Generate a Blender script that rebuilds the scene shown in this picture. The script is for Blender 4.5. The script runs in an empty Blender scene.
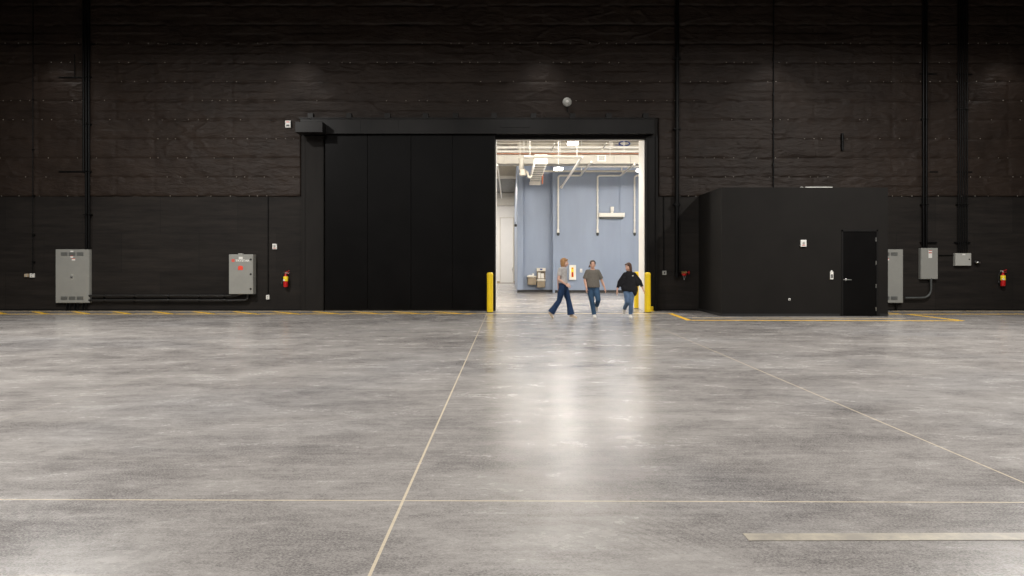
import bpy, bmesh, math, random
from mathutils import Vector, Matrix, noise
random.seed(7)
PI = math.pi
C = bpy.context.scene.collection
F = 700.0; CX = 509.0; CY = 264.0; H = 1.467     # focal length in px, vanishing point, eye height
WY = 22.04                                        # distance of the black wall
def X(px, Y=WY): return (px-CX)*Y/F
def Z(py, Y=WY): return H+(CY-py)*Y/F
def GY(py): return F*H/(py-CY)                    # ground depth for a pixel row

# ------------------------------------------------------------------ materials
def nodes(name):
    m = bpy.data.materials.new(name); m.use_nodes = True
    nt = m.node_tree; b = nt.nodes['Principled BSDF']
    return m, nt, b
def N(nt, t, **k):
    n = nt.nodes.new(t)
    for a, v in k.items():
        if a.startswith('i_'):
            key = a[2:]
            n.inputs[int(key) if key.isdigit() else key.replace('_', ' ')].default_value = v
        else: setattr(n, a, v)
    return n
def simple(name, col, rough=0.5, metal=0.0, spec=0.5, var=0.12, scale=6.0, bump=0.0, bscale=60.0, stretch=None, coat=0.0):
    m, nt, b = nodes(name)
    tc = N(nt, 'ShaderNodeTexCoord'); src = tc.outputs['Object']
    if stretch:
        mp = N(nt, 'ShaderNodeMapping'); mp.inputs['Scale'].default_value = stretch
        nt.links.new(src, mp.inputs[0]); src = mp.outputs[0]
    nz = N(nt, 'ShaderNodeTexNoise', i_Scale=scale, i_Detail=5.0, i_Roughness=0.6); nt.links.new(src, nz.inputs['Vector'])
    r = N(nt, 'ShaderNodeValToRGB')
    r.color_ramp.elements[0].position = .3; r.color_ramp.elements[1].position = .7
    r.color_ramp.elements[0].color = (*[c*(1-var) for c in col], 1); r.color_ramp.elements[1].color = (*[min(1, c*(1+var)) for c in col], 1)
    nt.links.new(nz.outputs[0], r.inputs[0]); nt.links.new(r.outputs[0], b.inputs['Base Color'])
    b.inputs['Roughness'].default_value = rough; b.inputs['Metallic'].default_value = metal
    b.inputs['Specular IOR Level'].default_value = spec
    if coat: b.inputs['Coat Weight'].default_value = coat
    if bump:
        n2 = N(nt, 'ShaderNodeTexNoise', i_Scale=bscale, i_Detail=6.0); nt.links.new(src, n2.inputs['Vector'])
        bp = N(nt, 'ShaderNodeBump', i_Strength=bump, i_Distance=0.01); nt.links.new(n2.outputs[0], bp.inputs['Height'])
        nt.links.new(bp.outputs[0], b.inputs['Normal'])
    return m
def emit(name, col, s):
    m, nt, b = nodes(name)
    b.inputs['Base Color'].default_value = (*col, 1)
    b.inputs['Emission Color'].default_value = (*col, 1); b.inputs['Emission Strength'].default_value = s
    return m

def floor_material():
    m, nt, b = nodes('polished_concrete'); L = nt.links.new
    tc = N(nt, 'ShaderNodeTexCoord')
    sx = N(nt, 'ShaderNodeSeparateXYZ'); L(tc.outputs['Object'], sx.inputs[0])
    def ns(scale, st, det=6, rough=.6, dist=0.0, off=0):
        mp = N(nt, 'ShaderNodeMapping'); mp.inputs['Scale'].default_value = st; mp.inputs['Location'].default_value = (off, off*1.7, 0)
        L(tc.outputs['Object'], mp.inputs[0])
        n = N(nt, 'ShaderNodeTexNoise', i_Scale=scale, i_Detail=float(det), i_Roughness=rough, i_Distortion=dist); L(mp.outputs[0], n.inputs['Vector'])
        return n.outputs[0]
    def math_(op, a, c=None, d=None):
        n = N(nt, 'ShaderNodeMath', operation=op)
        for i, v in enumerate((a, c, d)):
            if v is None: continue
            if isinstance(v, (int, float)): n.inputs[i].default_value = v
            else: L(v, n.inputs[i])
        return n.outputs[0]
    big = ns(.42, (.6, 1.0, 1), 8, .66, .15); mid = ns(1.5, (.75, 1.25, 1), 12, .78, .15, 3); fine = ns(22, (.7, 1.2, 1), 8, .85, 0, 9)
    grain = ns(95, (.7, 1.2, 1), 4, .8, 0, 5)
    base = math_('MULTIPLY_ADD', math_('SUBTRACT', big, .5), .62, math_('MULTIPLY_ADD', math_('SUBTRACT', mid, .5), .60, .5))
    pm = N(nt, 'ShaderNodeMapRange', i_1=.60, i_2=.42, i_3=.25, i_4=1.0); L(base, pm.inputs[0])
    stk = ns(4.5, (.25, 3.2, 1), 9, .82, 0, 13)
    g0 = math_('MULTIPLY', math_('SUBTRACT', stk, .5), .36)
    g1 = math_('MULTIPLY', math_('SUBTRACT', fine, .5), .46)
    g2 = math_('MULTIPLY', math_('MULTIPLY', math_('SUBTRACT', grain, .5), 1.25), pm.outputs[0])
    s = math_('ADD', math_('ADD', base, g0), math_('ADD', g1, g2))
    r = N(nt, 'ShaderNodeValToRGB'); L(s, r.inputs[0])
    cr = r.color_ramp; cr.elements[0].position = .33; cr.elements[1].position = .68
    cr.elements[0].color = (.160, .149, .145, 1); cr.elements[1].color = (.46, .437, .415, 1)
    e = cr.elements.new(.5); e.color = (.325, .305, .290, 1)
    # bluish stain patches
    st = ns(.38, (.7, 1, 1), 4, .5, .3, 21)
    rs = N(nt, 'ShaderNodeValToRGB'); L(st, rs.inputs[0]); rs.color_ramp.elements[0].position = .5; rs.color_ramp.elements[1].position = .75
    mx = N(nt, 'ShaderNodeMix', data_type='RGBA', blend_type='MULTIPLY'); mx.inputs[0].default_value = 1
    mxx = N(nt, 'ShaderNodeMix', data_type='RGBA'); L(rs.outputs[0], mxx.inputs[0]); mxx.inputs[6].default_value = (1, 1, 1, 1); mxx.inputs[7].default_value = (.92, .945, .98, 1)
    L(r.outputs[0], mx.inputs[6]); L(mxx.outputs[2], mx.inputs[7])
    col = mx.outputs[2]
    # curved scuffs left by turning tyres, front right
    wv = N(nt, 'ShaderNodeTexWave', wave_type='RINGS', rings_direction='Z', i_Scale=5.2, i_Distortion=1.6, i_Detail=2.0)
    mp = N(nt, 'ShaderNodeMapping'); mp.inputs['Location'].default_value = (.35, -2.9, 0); L(tc.outputs['Object'], mp.inputs[0]); L(mp.outputs[0], wv.inputs[0])
    dx = math_('SUBTRACT', sx.outputs[0], .95); dy = math_('SUBTRACT', sx.outputs[1], 3.8)
    dd = math_('ADD', math_('MULTIPLY', math_('MULTIPLY', dx, dx), 1.6), math_('MULTIPLY', math_('MULTIPLY', dy, dy), 5))
    msk = math_('MAXIMUM', math_('SUBTRACT', 1, dd), 0)
    k = math_('SUBTRACT', 1, math_('MULTIPLY', math_('MULTIPLY', math_('POWER', wv.outputs[0], 4), msk), .13))
    mk = N(nt, 'ShaderNodeMix', data_type='RGBA', blend_type='MULTIPLY'); mk.inputs[0].default_value = 1
    cc = N(nt, 'ShaderNodeCombineColor'); L(k, cc.inputs[0]); L(k, cc.inputs[1]); L(k, cc.inputs[2])
    L(col, mk.inputs[6]); L(cc.outputs[0], mk.inputs[7]); col = mk.outputs[2]
    # control joints with cream filler
    lines = None
    def band(v, c, w, strength):
        a = math_('ABSOLUTE', math_('SUBTRACT', v, c))
        return math_('MULTIPLY', math_('LESS_THAN', a, w), strength)
    yy = math_('MULTIPLY_ADD', sx.outputs[0], .0085, sx.outputs[1])
    xj = math_('MULTIPLY_ADD', sx.outputs[1], .0, sx.outputs[0])
    far = math_('MAXIMUM', math_('SUBTRACT', 1, math_('MULTIPLY', sx.outputs[1], .048)), .0)
    for t in (band(xj, -.657, .0085, 1), math_('MULTIPLY', band(xj, 3.456, .0075, 1), math_('MINIMUM', math_('MULTIPLY', far, 2.6), 1)),
              math_('MULTIPLY', band(xj, -4.77, .006, .35), far), math_('MULTIPLY', band(xj, 7.57, .006, .3), far), band(xj, -8.88, .006, .15), band(xj, 11.7, .006, .15),
              band(yy, 4.335, .0075, 1), band(yy, 8.6, .006, .0)):
        lines = t if lines is None else math_('MAXIMUM', lines, t)
    # break up the filler slightly
    lines = math_('MULTIPLY', lines, math_('MINIMUM', math_('MULTIPLY_ADD', fine, 1.2, .25), 1))
    ml = N(nt, 'ShaderNodeMix', data_type='RGBA'); L(lines, ml.inputs[0]); L(col, ml.inputs[6]); ml.inputs[7].default_value = (.72, .62, .47, 1)
    L(ml.outputs[2], b.inputs['Base Color'])
    ro = N(nt, 'ShaderNodeMapRange', i_1=.35, i_2=.7, i_3=.19, i_4=.31); L(mid, ro.inputs[0]); L(ro.outputs[0], b.inputs['Roughness'])
    b.inputs['Specular IOR Level'].default_value = .42
    bp = N(nt, 'ShaderNodeBump', i_Strength=.22, i_Distance=.004); L(fine, bp.inputs['Height'])
    bp2 = N(nt, 'ShaderNodeBump', i_Strength=.12, i_Distance=.01); L(mid, bp2.inputs['Height']); L(bp.outputs[0], bp2.inputs['Normal'])
    L(bp2.outputs[0], b.inputs['Normal'])
    return m

def black_board():
    m, nt, b = nodes('black_painted_board'); L = nt.links.new
    tc = N(nt, 'ShaderNodeTexCoord'); sp = N(nt, 'ShaderNodeSeparateXYZ'); L(tc.outputs['Object'], sp.inputs[0])
    cb = N(nt, 'ShaderNodeCombineXYZ'); L(sp.outputs[0], cb.inputs[0]); L(sp.outputs[2], cb.inputs[1])
    br = N(nt, 'ShaderNodeTexBrick', offset=.5, i_Scale=1.0, i_Mortar_Size=.006, i_Mortar_Smooth=.3, i_Bias=0.0, i_Brick_Width=2.44, i_Row_Height=1.22)
    br.inputs['Color1'].default_value = (.0160, .0134, .0118, 1); br.inputs['Color2'].default_value = (.0118, .0099, .0087, 1); br.inputs['Mortar'].default_value = (.005, .005, .005, 1)
    L(cb.outputs[0], br.inputs[0])
    mp = N(nt, 'ShaderNodeMapping'); mp.inputs['Scale'].default_value = (.35, 1, 3.2); L(tc.outputs['Object'], mp.inputs[0])
    nz = N(nt, 'ShaderNodeTexNoise', i_Scale=2.2, i_Detail=9.0, i_Roughness=.7); L(mp.outputs[0], nz.inputs[0])
    r = N(nt, 'ShaderNodeValToRGB'); r.color_ramp.elements[0].position = .3; r.color_ramp.elements[1].position = .75
    r.color_ramp.elements[0].color = (.55, .55, .55, 1); r.color_ramp.elements[1].color = (1.75, 1.72, 1.65, 1); L(nz.outputs[0], r.inputs[0])
    mx = N(nt, 'ShaderNodeMix', data_type='RGBA', blend_type='MULTIPLY'); mx.inputs[0].default_value = 1
    L(br.outputs[0], mx.inputs[6]); L(r.outputs[0], mx.inputs[7]); L(mx.outputs[2], b.inputs['Base Color'])
    b.inputs['Roughness'].default_value = .65; b.inputs['Specular IOR Level'].default_value = .22
    bp = N(nt, 'ShaderNodeBump', i_Strength=.35, i_Distance=.01); L(nz.outputs[0], bp.inputs['Height']); L(bp.outputs[0], b.inputs['Normal'])
    return m

def facing():
    m, nt, b = nodes('black_insulation_facing'); L = nt.links.new
    tc = N(nt, 'ShaderNodeTexCoord')
    nz = N(nt, 'ShaderNodeTexNoise', i_Scale=1.3, i_Detail=8.0, i_Roughness=.65); L(tc.outputs['Object'], nz.inputs[0])
    r = N(nt, 'ShaderNodeValToRGB'); r.color_ramp.elements[0].position = .3; r.color_ramp.elements[1].position = .72
    r.color_ramp.elements[0].color = (.0170, .0108, .0078, 1); r.color_ramp.elements[1].color = (.0320, .0212, .0155, 1)
    L(nz.outputs[0], r.inputs[0]); L(r.outputs[0], b.inputs['Base Color'])
    b.inputs['Roughness'].default_value = .5; b.inputs['Specular IOR Level'].default_value = .26
    mp = N(nt, 'ShaderNodeMapping'); mp.inputs['Scale'].default_value = (.5, 1, 1.6); L(tc.outputs['Object'], mp.inputs[0])
    n2 = N(nt, 'ShaderNodeTexNoise', i_Scale=7.0, i_Detail=8.0, i_Roughness=.65, i_Distortion=.6); L(mp.outputs[0], n2.inputs[0])
    bp = N(nt, 'ShaderNodeBump', i_Strength=.9, i_Distance=.035); L(n2.outputs[0], bp.inputs['Height']); L(bp.outputs[0], b.inputs['Normal'])
    return m

M = {}
M['floor'] = floor_material()
M['board'] = black_board()
M['facing'] = facing()
M['conduit_low'] = simple('highlit_black_conduit', (.02, .0195, .019), .32, var=.2, spec=.5)  # lighter copy of the conduit black; highlights along the low runs put into its colour
M['black'] = simple('black_paint', (.0055, .0050, .0048), .6, var=.2, scale=2, spec=.2)
M['booth'] = simple('black_booth_paint', (.0098, .0086, .0076), .7, var=.14, scale=1.5, bump=.15, bscale=30, spec=.16)
M['sash'] = simple('black_door_skin', (.0033, .0030, .0030), .42, var=.3, scale=1.1, bump=.05, bscale=3, spec=.10)
M['steel_black'] = simple('black_steel', (.0078, .0068, .0062), .38, var=.45, scale=1.5, spec=.2)
M['post'] = simple('dark_grey_board', (.0125, .0108, .0095), .65, var=.2, scale=2, stretch=(3, 1, .4), spec=.2)
M['conduit'] = simple('black_conduit', (.0028, .0028, .0028), .4, var=.2, spec=.18)
M['grey_panel'] = simple('grey_enamel', (.295, .295, .272), .45, var=.05, scale=3)
M['grey_dark'] = simple('dark_grey_louvre', (.07, .075, .073), .5)
M['light_grey'] = simple('light_grey_enamel', (.42, .42, .39), .45, var=.04)
M['steel'] = simple('brushed_steel', (.6, .6, .58), .3, metal=1.0)
M['white'] = simple('white_plastic', (.8, .79, .75), .4, var=.03)
M['tan_plate'] = simple('tan_plate', (.42, .33, .22), .5)
M['red'] = simple('red_enamel', (.52, .010, .010), .3, var=.05)
M['orange_red'] = simple('orange_red_print', (.85, .07, .035), .5, var=.03)
M['yellow'] = simple('yellow_enamel', (.86, .60, .012), .38, var=.05, scale=3)
M['tag_yellow'] = simple('yellow_label', (.95, .72, .02), .5, var=.03)
M['rubber'] = simple('black_rubber', (.01, .01, .01), .6)
M['brass'] = simple('brass', (.75, .55, .22), .3, metal=.9)
M['pin'] = simple('silver_pin', (.62, .57, .50), .35, metal=.5)
M['cream'] = simple('cream_paint', (.66, .62, .54), .55, var=.04, scale=1.0)
M['deck'] = simple('cream_deck', (.62, .57, .48), .6, var=.06, scale=1.0)
M['whitewall'] = simple('white_wall_paint', (.80, .775, .73), .6, var=.03, scale=.8)
M['pipe_white'] = simple('white_pipe', (.82, .80, .75), .35, var=.03)
M['duct'] = simple('painted_duct', (.43, .41, .365), .5, var=.05, scale=2, bump=.1, bscale=4)
M['blue'] = simple('blue_grey_wall', (.268, .325, .437), .42, var=.05, scale=1.2, stretch=(1.5, 1, .3))
M['copper'] = simple('copper', (.55, .2, .11), .4, metal=.4)
M['mesh_grey'] = simple('grey_deck', (.36, .35, .32), .7, var=.1, scale=4)
M['tan_box'] = simple('tan_box', (.27, .22, .155), .6, var=.1, scale=4)
M['blue_cable'] = simple('blue_cable', (.02, .045, .2), .5)
M['base_black'] = simple('black_rubber_base', (.02, .02, .022), .5)
M['lamp'] = emit('led_lens', (1, .97, .9), 14)
def paint_line(name, col, wear):
    m, nt, b = nodes(name); L = nt.links.new
    tc = N(nt, 'ShaderNodeTexCoord'); nz = N(nt, 'ShaderNodeTexNoise', i_Scale=4.5, i_Detail=9.0, i_Roughness=.75); L(tc.outputs['Object'], nz.inputs[0])
    r = N(nt, 'ShaderNodeValToRGB'); r.color_ramp.elements[0].position = wear-.1; r.color_ramp.elements[1].position = wear+.1
    r.color_ramp.elements[0].color = (.33, .30, .26, 1); r.color_ramp.elements[1].color = (*col, 1)
    L(nz.outputs[0], r.inputs[0]); L(r.outputs[0], b.inputs['Base Color']); b.inputs['Roughness'].default_value = .4
    return m
M['line'] = paint_line('yellow_floor_paint', (1.0, .60, .05), .32)
M['line_faded'] = paint_line('faded_floor_paint', (.80, .60, .28), .44)
M['line_cream'] = paint_line('cream_floor_paint', (.50, .45, .36), .52)

# ------------------------------------------------------------------ mesh helpers
def link(name, me, parent=None, mats=()):
    o = bpy.data.objects.new(name, me); C.objects.link(o)
    for m in mats: me.materials.append(m)
    if parent is not None: o.parent = parent
    return o
def smooth(me, ang=40):
    n = len(me.polygons); fl = [False]*n; me.polygons.foreach_get('use_smooth', fl)
    me.set_sharp_from_angle(angle=math.radians(ang)); me.polygons.foreach_set('use_smooth', fl)
def each(name, mat, root, shapes):
    """one part object for every shape; a shape is a box tuple or a function that fills a builder"""
    for sh in shapes:
        mb = MB(); sh(mb) if callable(sh) else mb.box(*sh); put(mb.build(name, mat), root)
class MB:
    """collects closed shapes, build() links them as one mesh object"""
    def __init__(s): s.bm = bmesh.new(); s.mi = 0
    def _new(s, faces, sm=True):
        for f in faces: f.material_index = s.mi; f.smooth = sm
    def box(s, x0, x1, y0, y1, z0, z1, bev=0.0, seg=2):
        if x0 > x1: x0, x1 = x1, x0
        if y0 > y1: y0, y1 = y1, y0
        if z0 > z1: z0, z1 = z1, z0
        r = bmesh.ops.create_cube(s.bm, size=1)
        for v in r['verts']:
            v.co = Vector(((x0+x1)/2+v.co.x*(x1-x0), (y0+y1)/2+v.co.y*(y1-y0), (z0+z1)/2+v.co.z*(z1-z0)))
        fs = set(f for v in r['verts'] for f in v.link_faces); s._new(fs, False)
        if bev:
            es = set(e for v in r['verts'] for e in v.link_edges)
            q = bmesh.ops.bevel(s.bm, geom=list(es), offset=bev, segments=seg, affect='EDGES', profile=.5); s._new(q['faces'], False)
        return s
    def tube(s, pts, r, n=12, cap=True):
        pts = [Vector(p) for p in pts]; rad = r if isinstance(r, (list, tuple)) else [r]*len(pts)
        rings = []; up = None
        for i, p in enumerate(pts):
            t = (pts[min(i+1, len(pts)-1)]-pts[max(i-1, 0)]).normalized()
            if up is None:
                up = Vector((0, 0, 1)) if abs(t.z) < .9 else Vector((1, 0, 0))
            a = t.cross(up).normalized(); b_ = a.cross(t).normalized(); up = b_
            rings.append([s.bm.verts.new(p+(a*math.cos(2*PI*k/n)+b_*math.sin(2*PI*k/n))*rad[i]) for k in range(n)])
        fs = []
        for i in range(len(rings)-1):
            for k in range(n):
                fs.append(s.bm.faces.new((rings[i][k], rings[i][(k+1) % n], rings[i+1][(k+1) % n], rings[i+1][k])))
        if cap:
            fs.append(s.bm.faces.new(rings[0][::-1])); fs.append(s.bm.faces.new(rings[-1]))
        s._new(fs); return s
    def lathe(s, prof, origin=(0, 0, 0), axis='Z', n=20):
        o = Vector(origin); rings = []
        for r, h in prof:
            ring = []
            for k in range(n):
                c, d = math.cos(2*PI*k/n)*max(r, 1e-4), math.sin(2*PI*k/n)*max(r, 1e-4)
                v = {'Z': Vector((c, d, h)), 'Y': Vector((c, h, d)), 'X': Vector((h, c, d))}[axis]
                ring.append(s.bm.verts.new(o+v))
            rings.append(ring)
        fs = []
        for i in range(len(rings)-1):
            for k in range(n): fs.append(s.bm.faces.new((rings[i][k], rings[i][(k+1) % n], rings[i+1][(k+1) % n], rings[i+1][k])))
        fs.append(s.bm.faces.new(rings[0][::-1])); fs.append(s.bm.faces.new(rings[-1]))
        s._new(fs); return s
    def ell(s, c, r, rot=None, sub=3):
        q = bmesh.ops.create_icosphere(s.bm, subdivisions=sub, radius=1)
        m = rot.to_matrix() if rot is not None and hasattr(rot, 'to_matrix') else (rot or Matrix.Identity(3))
        for v in q['verts']: v.co = Vector(c)+m @ Vector((v.co.x*r[0], v.co.y*r[1], v.co.z*r[2]))
        s._new(set(f for v in q['verts'] for f in v.link_faces)); return s
    def prism(s, poly, z0, z1):
        lo = [s.bm.verts.new((x, y, z0)) for x, y in poly]; hi = [s.bm.verts.new((x, y, z1)) for x, y in poly]
        fs = [s.bm.faces.new(lo[::-1]), s.bm.faces.new(hi)]
        for i in range(len(poly)):
            j = (i+1) % len(poly); fs.append(s.bm.faces.new((lo[i], lo[j], hi[j], hi[i])))
        s._new(fs, False); return s
    def rings(s, rr):
        """loft through rings (lists of points)"""
        vs = [[s.bm.verts.new(p) for p in r] for r in rr]; n = len(vs[0]); fs = []
        for i in range(len(vs)-1):
            for k in range(n): fs.append(s.bm.faces.new((vs[i][k], vs[i][(k+1) % n], vs[i+1][(k+1) % n], vs[i+1][k])))
        fs.append(s.bm.faces.new(vs[0][::-1])); fs.append(s.bm.faces.new(vs[-1])); s._new(fs); return s
    def build(s, name, mat, parent=None, sm=True, origin=None):
        bmesh.ops.recalc_face_normals(s.bm, faces=s.bm.faces[:])
        me = bpy.data.meshes.new(name)
        if origin is not None: bmesh.ops.translate(s.bm, verts=s.bm.verts[:], vec=-Vector(origin))
        s.bm.to_mesh(me); s.bm.free()
        if sm: smooth(me)
        mats = mat if isinstance(mat, (list, tuple)) else (mat,)
        o = link(name, me, parent, mats)
        if origin is not None: o.location = origin
        return o
def tag(o, label, cat, group=None, kind=None):
    o['label'] = label; o['category'] = cat
    if group: o['group'] = group
    if kind: o['kind'] = kind
    return o
def empty(name, loc):
    o = bpy.data.objects.new(name, None); C.objects.link(o); o.location = loc; o.empty_display_size = .1; return o
def put(o, root):
    """parent a mesh built in world coordinates under an Empty"""
    o.parent = root; o.matrix_parent_inverse = Matrix.Translation(-Vector(root.location)); return o
def struct(o): o['kind'] = 'structure'; return o
def bend(pts, r, n=6):
    """round the corners of a polyline"""
    pts = [Vector(p) for p in pts]; out = [pts[0]]
    for i in range(1, len(pts)-1):
        a = (pts[i-1]-pts[i]); b_ = (pts[i+1]-pts[i]); d = min(r, a.length*.49, b_.length*.49)
        p0 = pts[i]+a.normalized()*d; p1 = pts[i]+b_.normalized()*d
        for k in range(n+1):
            t = k/n; out.append(p0*(1-t)**2+pts[i]*2*t*(1-t)+p1*t*t)
    out.append(pts[-1]); return out
def text(s, size, loc, mat, parent, name='lettering', sx=1.0):
    cu = bpy.data.curves.new(name, 'FONT'); cu.body = s; cu.size = size; cu.extrude = .0015; cu.offset = size*.035
    cu.align_x = 'LEFT'
    o = bpy.data.objects.new(name, cu); C.objects.link(o)
    bpy.context.view_layer.update()
    me = bpy.data.meshes.new_from_object(o.evaluated_get(bpy.context.evaluated_depsgraph_get()))
    bpy.data.objects.remove(o)
    me.transform(Matrix.Translation(loc) @ Matrix.Rotation(PI/2, 4, 'X') @ Matrix.Diagonal((sx, 1, 1, 1)))
    me.materials.clear()
    return put(link(name, me, None, (mat,)), parent)

# ------------------------------------------------------------------ the hall
HX0, HX1, HY0, HZ = -21.0, 21.0, -12.0, 12.5
OX0, OX1, OZ = -.42, X(644.8), Z(139.5)            # the opening
WT = .93                                            # wall thickness
struct(MB().box(-21.3, 21.3, -12.3, 60, -.3, 0).build('floor', M['floor'], sm=False))
floor = bpy.data.objects['floor']
struct(MB().box(HX0, HX1, HY0, WY+WT, HZ, HZ+.3).build('ceiling', M['black'], sm=False))
struct(MB().box(HX0-.3, HX0, HY0, WY+WT, 0, HZ).build('wall_left', M['black'], sm=False))
struct(MB().box(HX1, HX1+.3, HY0, WY+WT, 0, HZ).build('wall_right', M['black'], sm=False))
struct(MB().box(HX0-.3, HX1+.3, HY0-.3, HY0, 0, HZ).build('wall_front', M['black'], sm=False))
wb = MB(); g = .10
wb.box(HX0, OX0, WY, WY+WT-g, 0, HZ).box(OX1, HX1, WY, WY+WT-g, 0, HZ).box(OX0, OX1, WY, WY+.12, OZ, HZ).box(OX0, OX1, WY+.12, WY+WT-g, OZ+.38, HZ)
wall = struct(wb.build('wall_back', M['board'], sm=False))
# the inner face and the lining of the opening are painted white
wl = MB(); wl.box(-9, OX0, WY+WT-g, WY+WT, 0, 9.0).box(OX1, 14, WY+WT-g, WY+WT, 0, 9.0).box(OX0, OX1, WY+WT-g, WY+WT, OZ+.38, 9.0)
wl.box(OX0-.001, OX0+.02, WY+.01, WY+WT, 0, OZ).box(OX1-.02, OX1+.001, WY+.01, WY+WT, 0, OZ).box(OX0, OX1, WY+.01, WY+.14, OZ-.02, OZ+.001).box(OX0-.001, OX0+.02, WY+.12, WY+WT, OZ, OZ+.38).box(OX1-.02, OX1+.001, WY+.12, WY+WT, OZ, OZ+.38)
struct(wl.build('trim_1', M['whitewall'], sm=False))

# quilted insulation above the board
ZS = Z(196.5); RH = .6; PW = 1.22
def insulation():
    bm = bmesh.new(); st = .05; sz = .03
    holes = (X(301.5), X(657.5), Z(118.5))
    def pillow(x, z):
        row = math.floor((z-ZS)/RH); fz = ((z-ZS)/RH) % 1
        col = math.floor(x/PW+.13); fx = (x/PW+.13) % 1
        d = (.030+.034*noise.noise(Vector((x*.45, round((z-ZS)/RH)*3.3, 4))))
        d = max(.008, d)*(1-math.exp(-min(fz, 1-fz)*RH/.024))
        sx_ = min(fx, 1-fx)*PW
        d -= .016*math.exp(-sx_/.025)*(1 if math.sin(col*12.9+row*3.1) > -.1 else .25)
        # lumpy pulls around the fixings close to each seam
        w = noise.noise(Vector((x*1.3, z*2.2, 3)))*.014
        edge = math.exp(-min(fz, 1-fz)*RH/.09)
        w += edge*.030*noise.noise(Vector((x*3.4, z*4, row*7.7)))*1.6
        # irregular creases
        c = noise.noise(Vector((x*.8+4, z*1.9, row*.37)))
        w += .042*math.exp(-abs(c)/.022)*max(0, noise.noise(Vector((x*.35, z*.5, 9)))+.28)
        c2 = noise.noise(Vector((x*1.5+9, z*1.1, 5+row*.8))); w += .022*math.exp(-abs(c2)/.022)*max(0, noise.noise(Vector((x*.5, z*.6, 19)))+.05)
        w += noise.noise(Vector((x*6, z*9, 1)))*.005
        return d+w
    cols = int((HX1-HX0)/st); rows = int((HZ-ZS-.02)/sz)
    vs = {}
    def gv(i, j):
        if (i, j) not in vs:
            x = HX0+i*st; z = ZS+j*sz
            vs[(i, j)] = bm.verts.new((x, WY-.02-pillow(x, z), z))
        return vs[(i, j)]
    x0h, x1h, zh = holes
    for i in range(cols):
        xm = HX0+(i+.5)*st
        for j in range(rows):
            zm = ZS+(j+.5)*sz
            if x0h < xm < x1h and zm < zh: continue
            bm.faces.new((gv(i, j), gv(i+1, j), gv(i+1, j+1), gv(i, j+1)))
    # a return edge so that the facing has its thickness
    be = [e for e in bm.edges if e.is_boundary]
    q = bmesh.ops.extrude_edge_only(bm, edges=be)
    for v in [g_ for g_ in q['geom'] if isinstance(g_, bmesh.types.BMVert)]: v.co.y = WY-.001
    # fixing pins along the seams
    rnd = random.Random(3)
    for r in range(0, 9):
        z = ZS+r*RH+.012
        x = -16.8
        while x < 17:
            x += rnd.choice((.30, .30, .42, .61, .25))
            if noise.noise(Vector((x*.28, r*.9, 2))) < -.12 or rnd.random() < .25: continue
            if x0h-.1 < x < x1h+.1 and z < zh+.1: continue
            y = WY-.024-pillow(x, z)
            q = bmesh.ops.create_icosphere(bm, subdivisions=1, radius=.014)
            for v in q['verts']: v.co = Vector((x+v.co.x, y+v.co.y*.6, z+v.co.z))
            for f in set(f for v in q['verts'] for f in v.link_faces): f.material_index = 1
    bmesh.ops.recalc_face_normals(bm, faces=bm.faces[:])
    me = bpy.data.meshes.new('insulation_facing'); bm.to_mesh(me); bm.free()
    for p in me.polygons: p.use_smooth = True
    return struct(link('insulation_facing', me, None, (M['facing'], M['pin'])))
insulation()

# baseboard strip of black steel under the board
for nm, a, b_ in (('baseboard_left', HX0, X(302)), ('baseboard_right', X(657), HX1)):
    struct(MB().box(a, b_, WY-.012, WY, 0, .05).build(nm, M['black'], sm=False))

# ------------------------------------------------------------------ sliding door with its track cover, post, jamb
DY = WY-.28
d1 = empty('door_1', (X(410), DY, 0)); struct(d1)
xs = [X(325), X(367.5), X(411), X(452.5), X(494.6, DY)]
xs = [x*DY/WY for x in xs[:4]]+[X(494.8, DY)]
for i in range(4):
    put(MB().box(xs[i]+.006, xs[i+1]-.006, DY, DY+.12, .045, Z(134.5), .006).build('door_panel', M['sash']), d1)
put(MB().box(xs[0], xs[-1]-.03, DY+.03, DY+.1, .05, Z(136)).build('door_core', M['black'], sm=False), d1)
put(MB().box(xs[-1]-.012, xs[-1]+.004, DY-.004, DY+.125, .045, Z(136)).build('edge_trim', M['steel_black']), d1)
put(MB().box(xs[0], xs[-1], DY+.02, DY+.1, .0, .05).build('bottom_seal', M['rubber'], sm=False), d1)

HYF = WY-.42
tc = empty('track_cover', (X(478), WY, Z(134)))
tag(tc, 'long black steel cover box over the sliding door track, above the opening', 'track cover')
k = HYF/WY
def XF(px): return X(px, HYF)
def ZF(py): return Z(py, HYF)
mb = MB().box(XF(300), XF(654.5), HYF, WY, ZF(133.2), ZF(118.8), .01).box(XF(299), XF(655), HYF-.03, WY, ZF(118.9), ZF(117.6), .004)
mb.box(XF(300), XF(654.5), HYF-.012, HYF+.02, ZF(133.6), ZF(132.4))
put(mb.build('cover_box', M['steel_black']), tc)
each('splice_plate', M['steel_black'], tc, [(XF(px)-.012, XF(px)+.012, HYF-.008, HYF+.002, ZF(132.4), ZF(119.2)) for px in (360, 398, 547)]+[(XF(500), XF(530), HYF-.014, HYF, ZF(127.5), ZF(122.2), .003)])
for px in (310, 348.5, 387, 425.5, 455.5, 494, 533.5, 572.5, 609, 646):
    mb = MB().box(XF(px)-.085, XF(px)+.085, HYF+.02, HYF+.19, ZF(117.6), ZF(112.9), .006)
    mb.box(XF(px)-.03, XF(px)+.03, HYF+.16, WY-.02, ZF(116.5), ZF(114.5), .003)
    mb.box(XF(px)-.055, XF(px)+.055, HYF-.045, HYF+.05, ZF(118.9), ZF(117.6), .003)
    put(mb.build('mounting_bracket', M['steel_black']), tc)
e = HYF-.45
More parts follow.
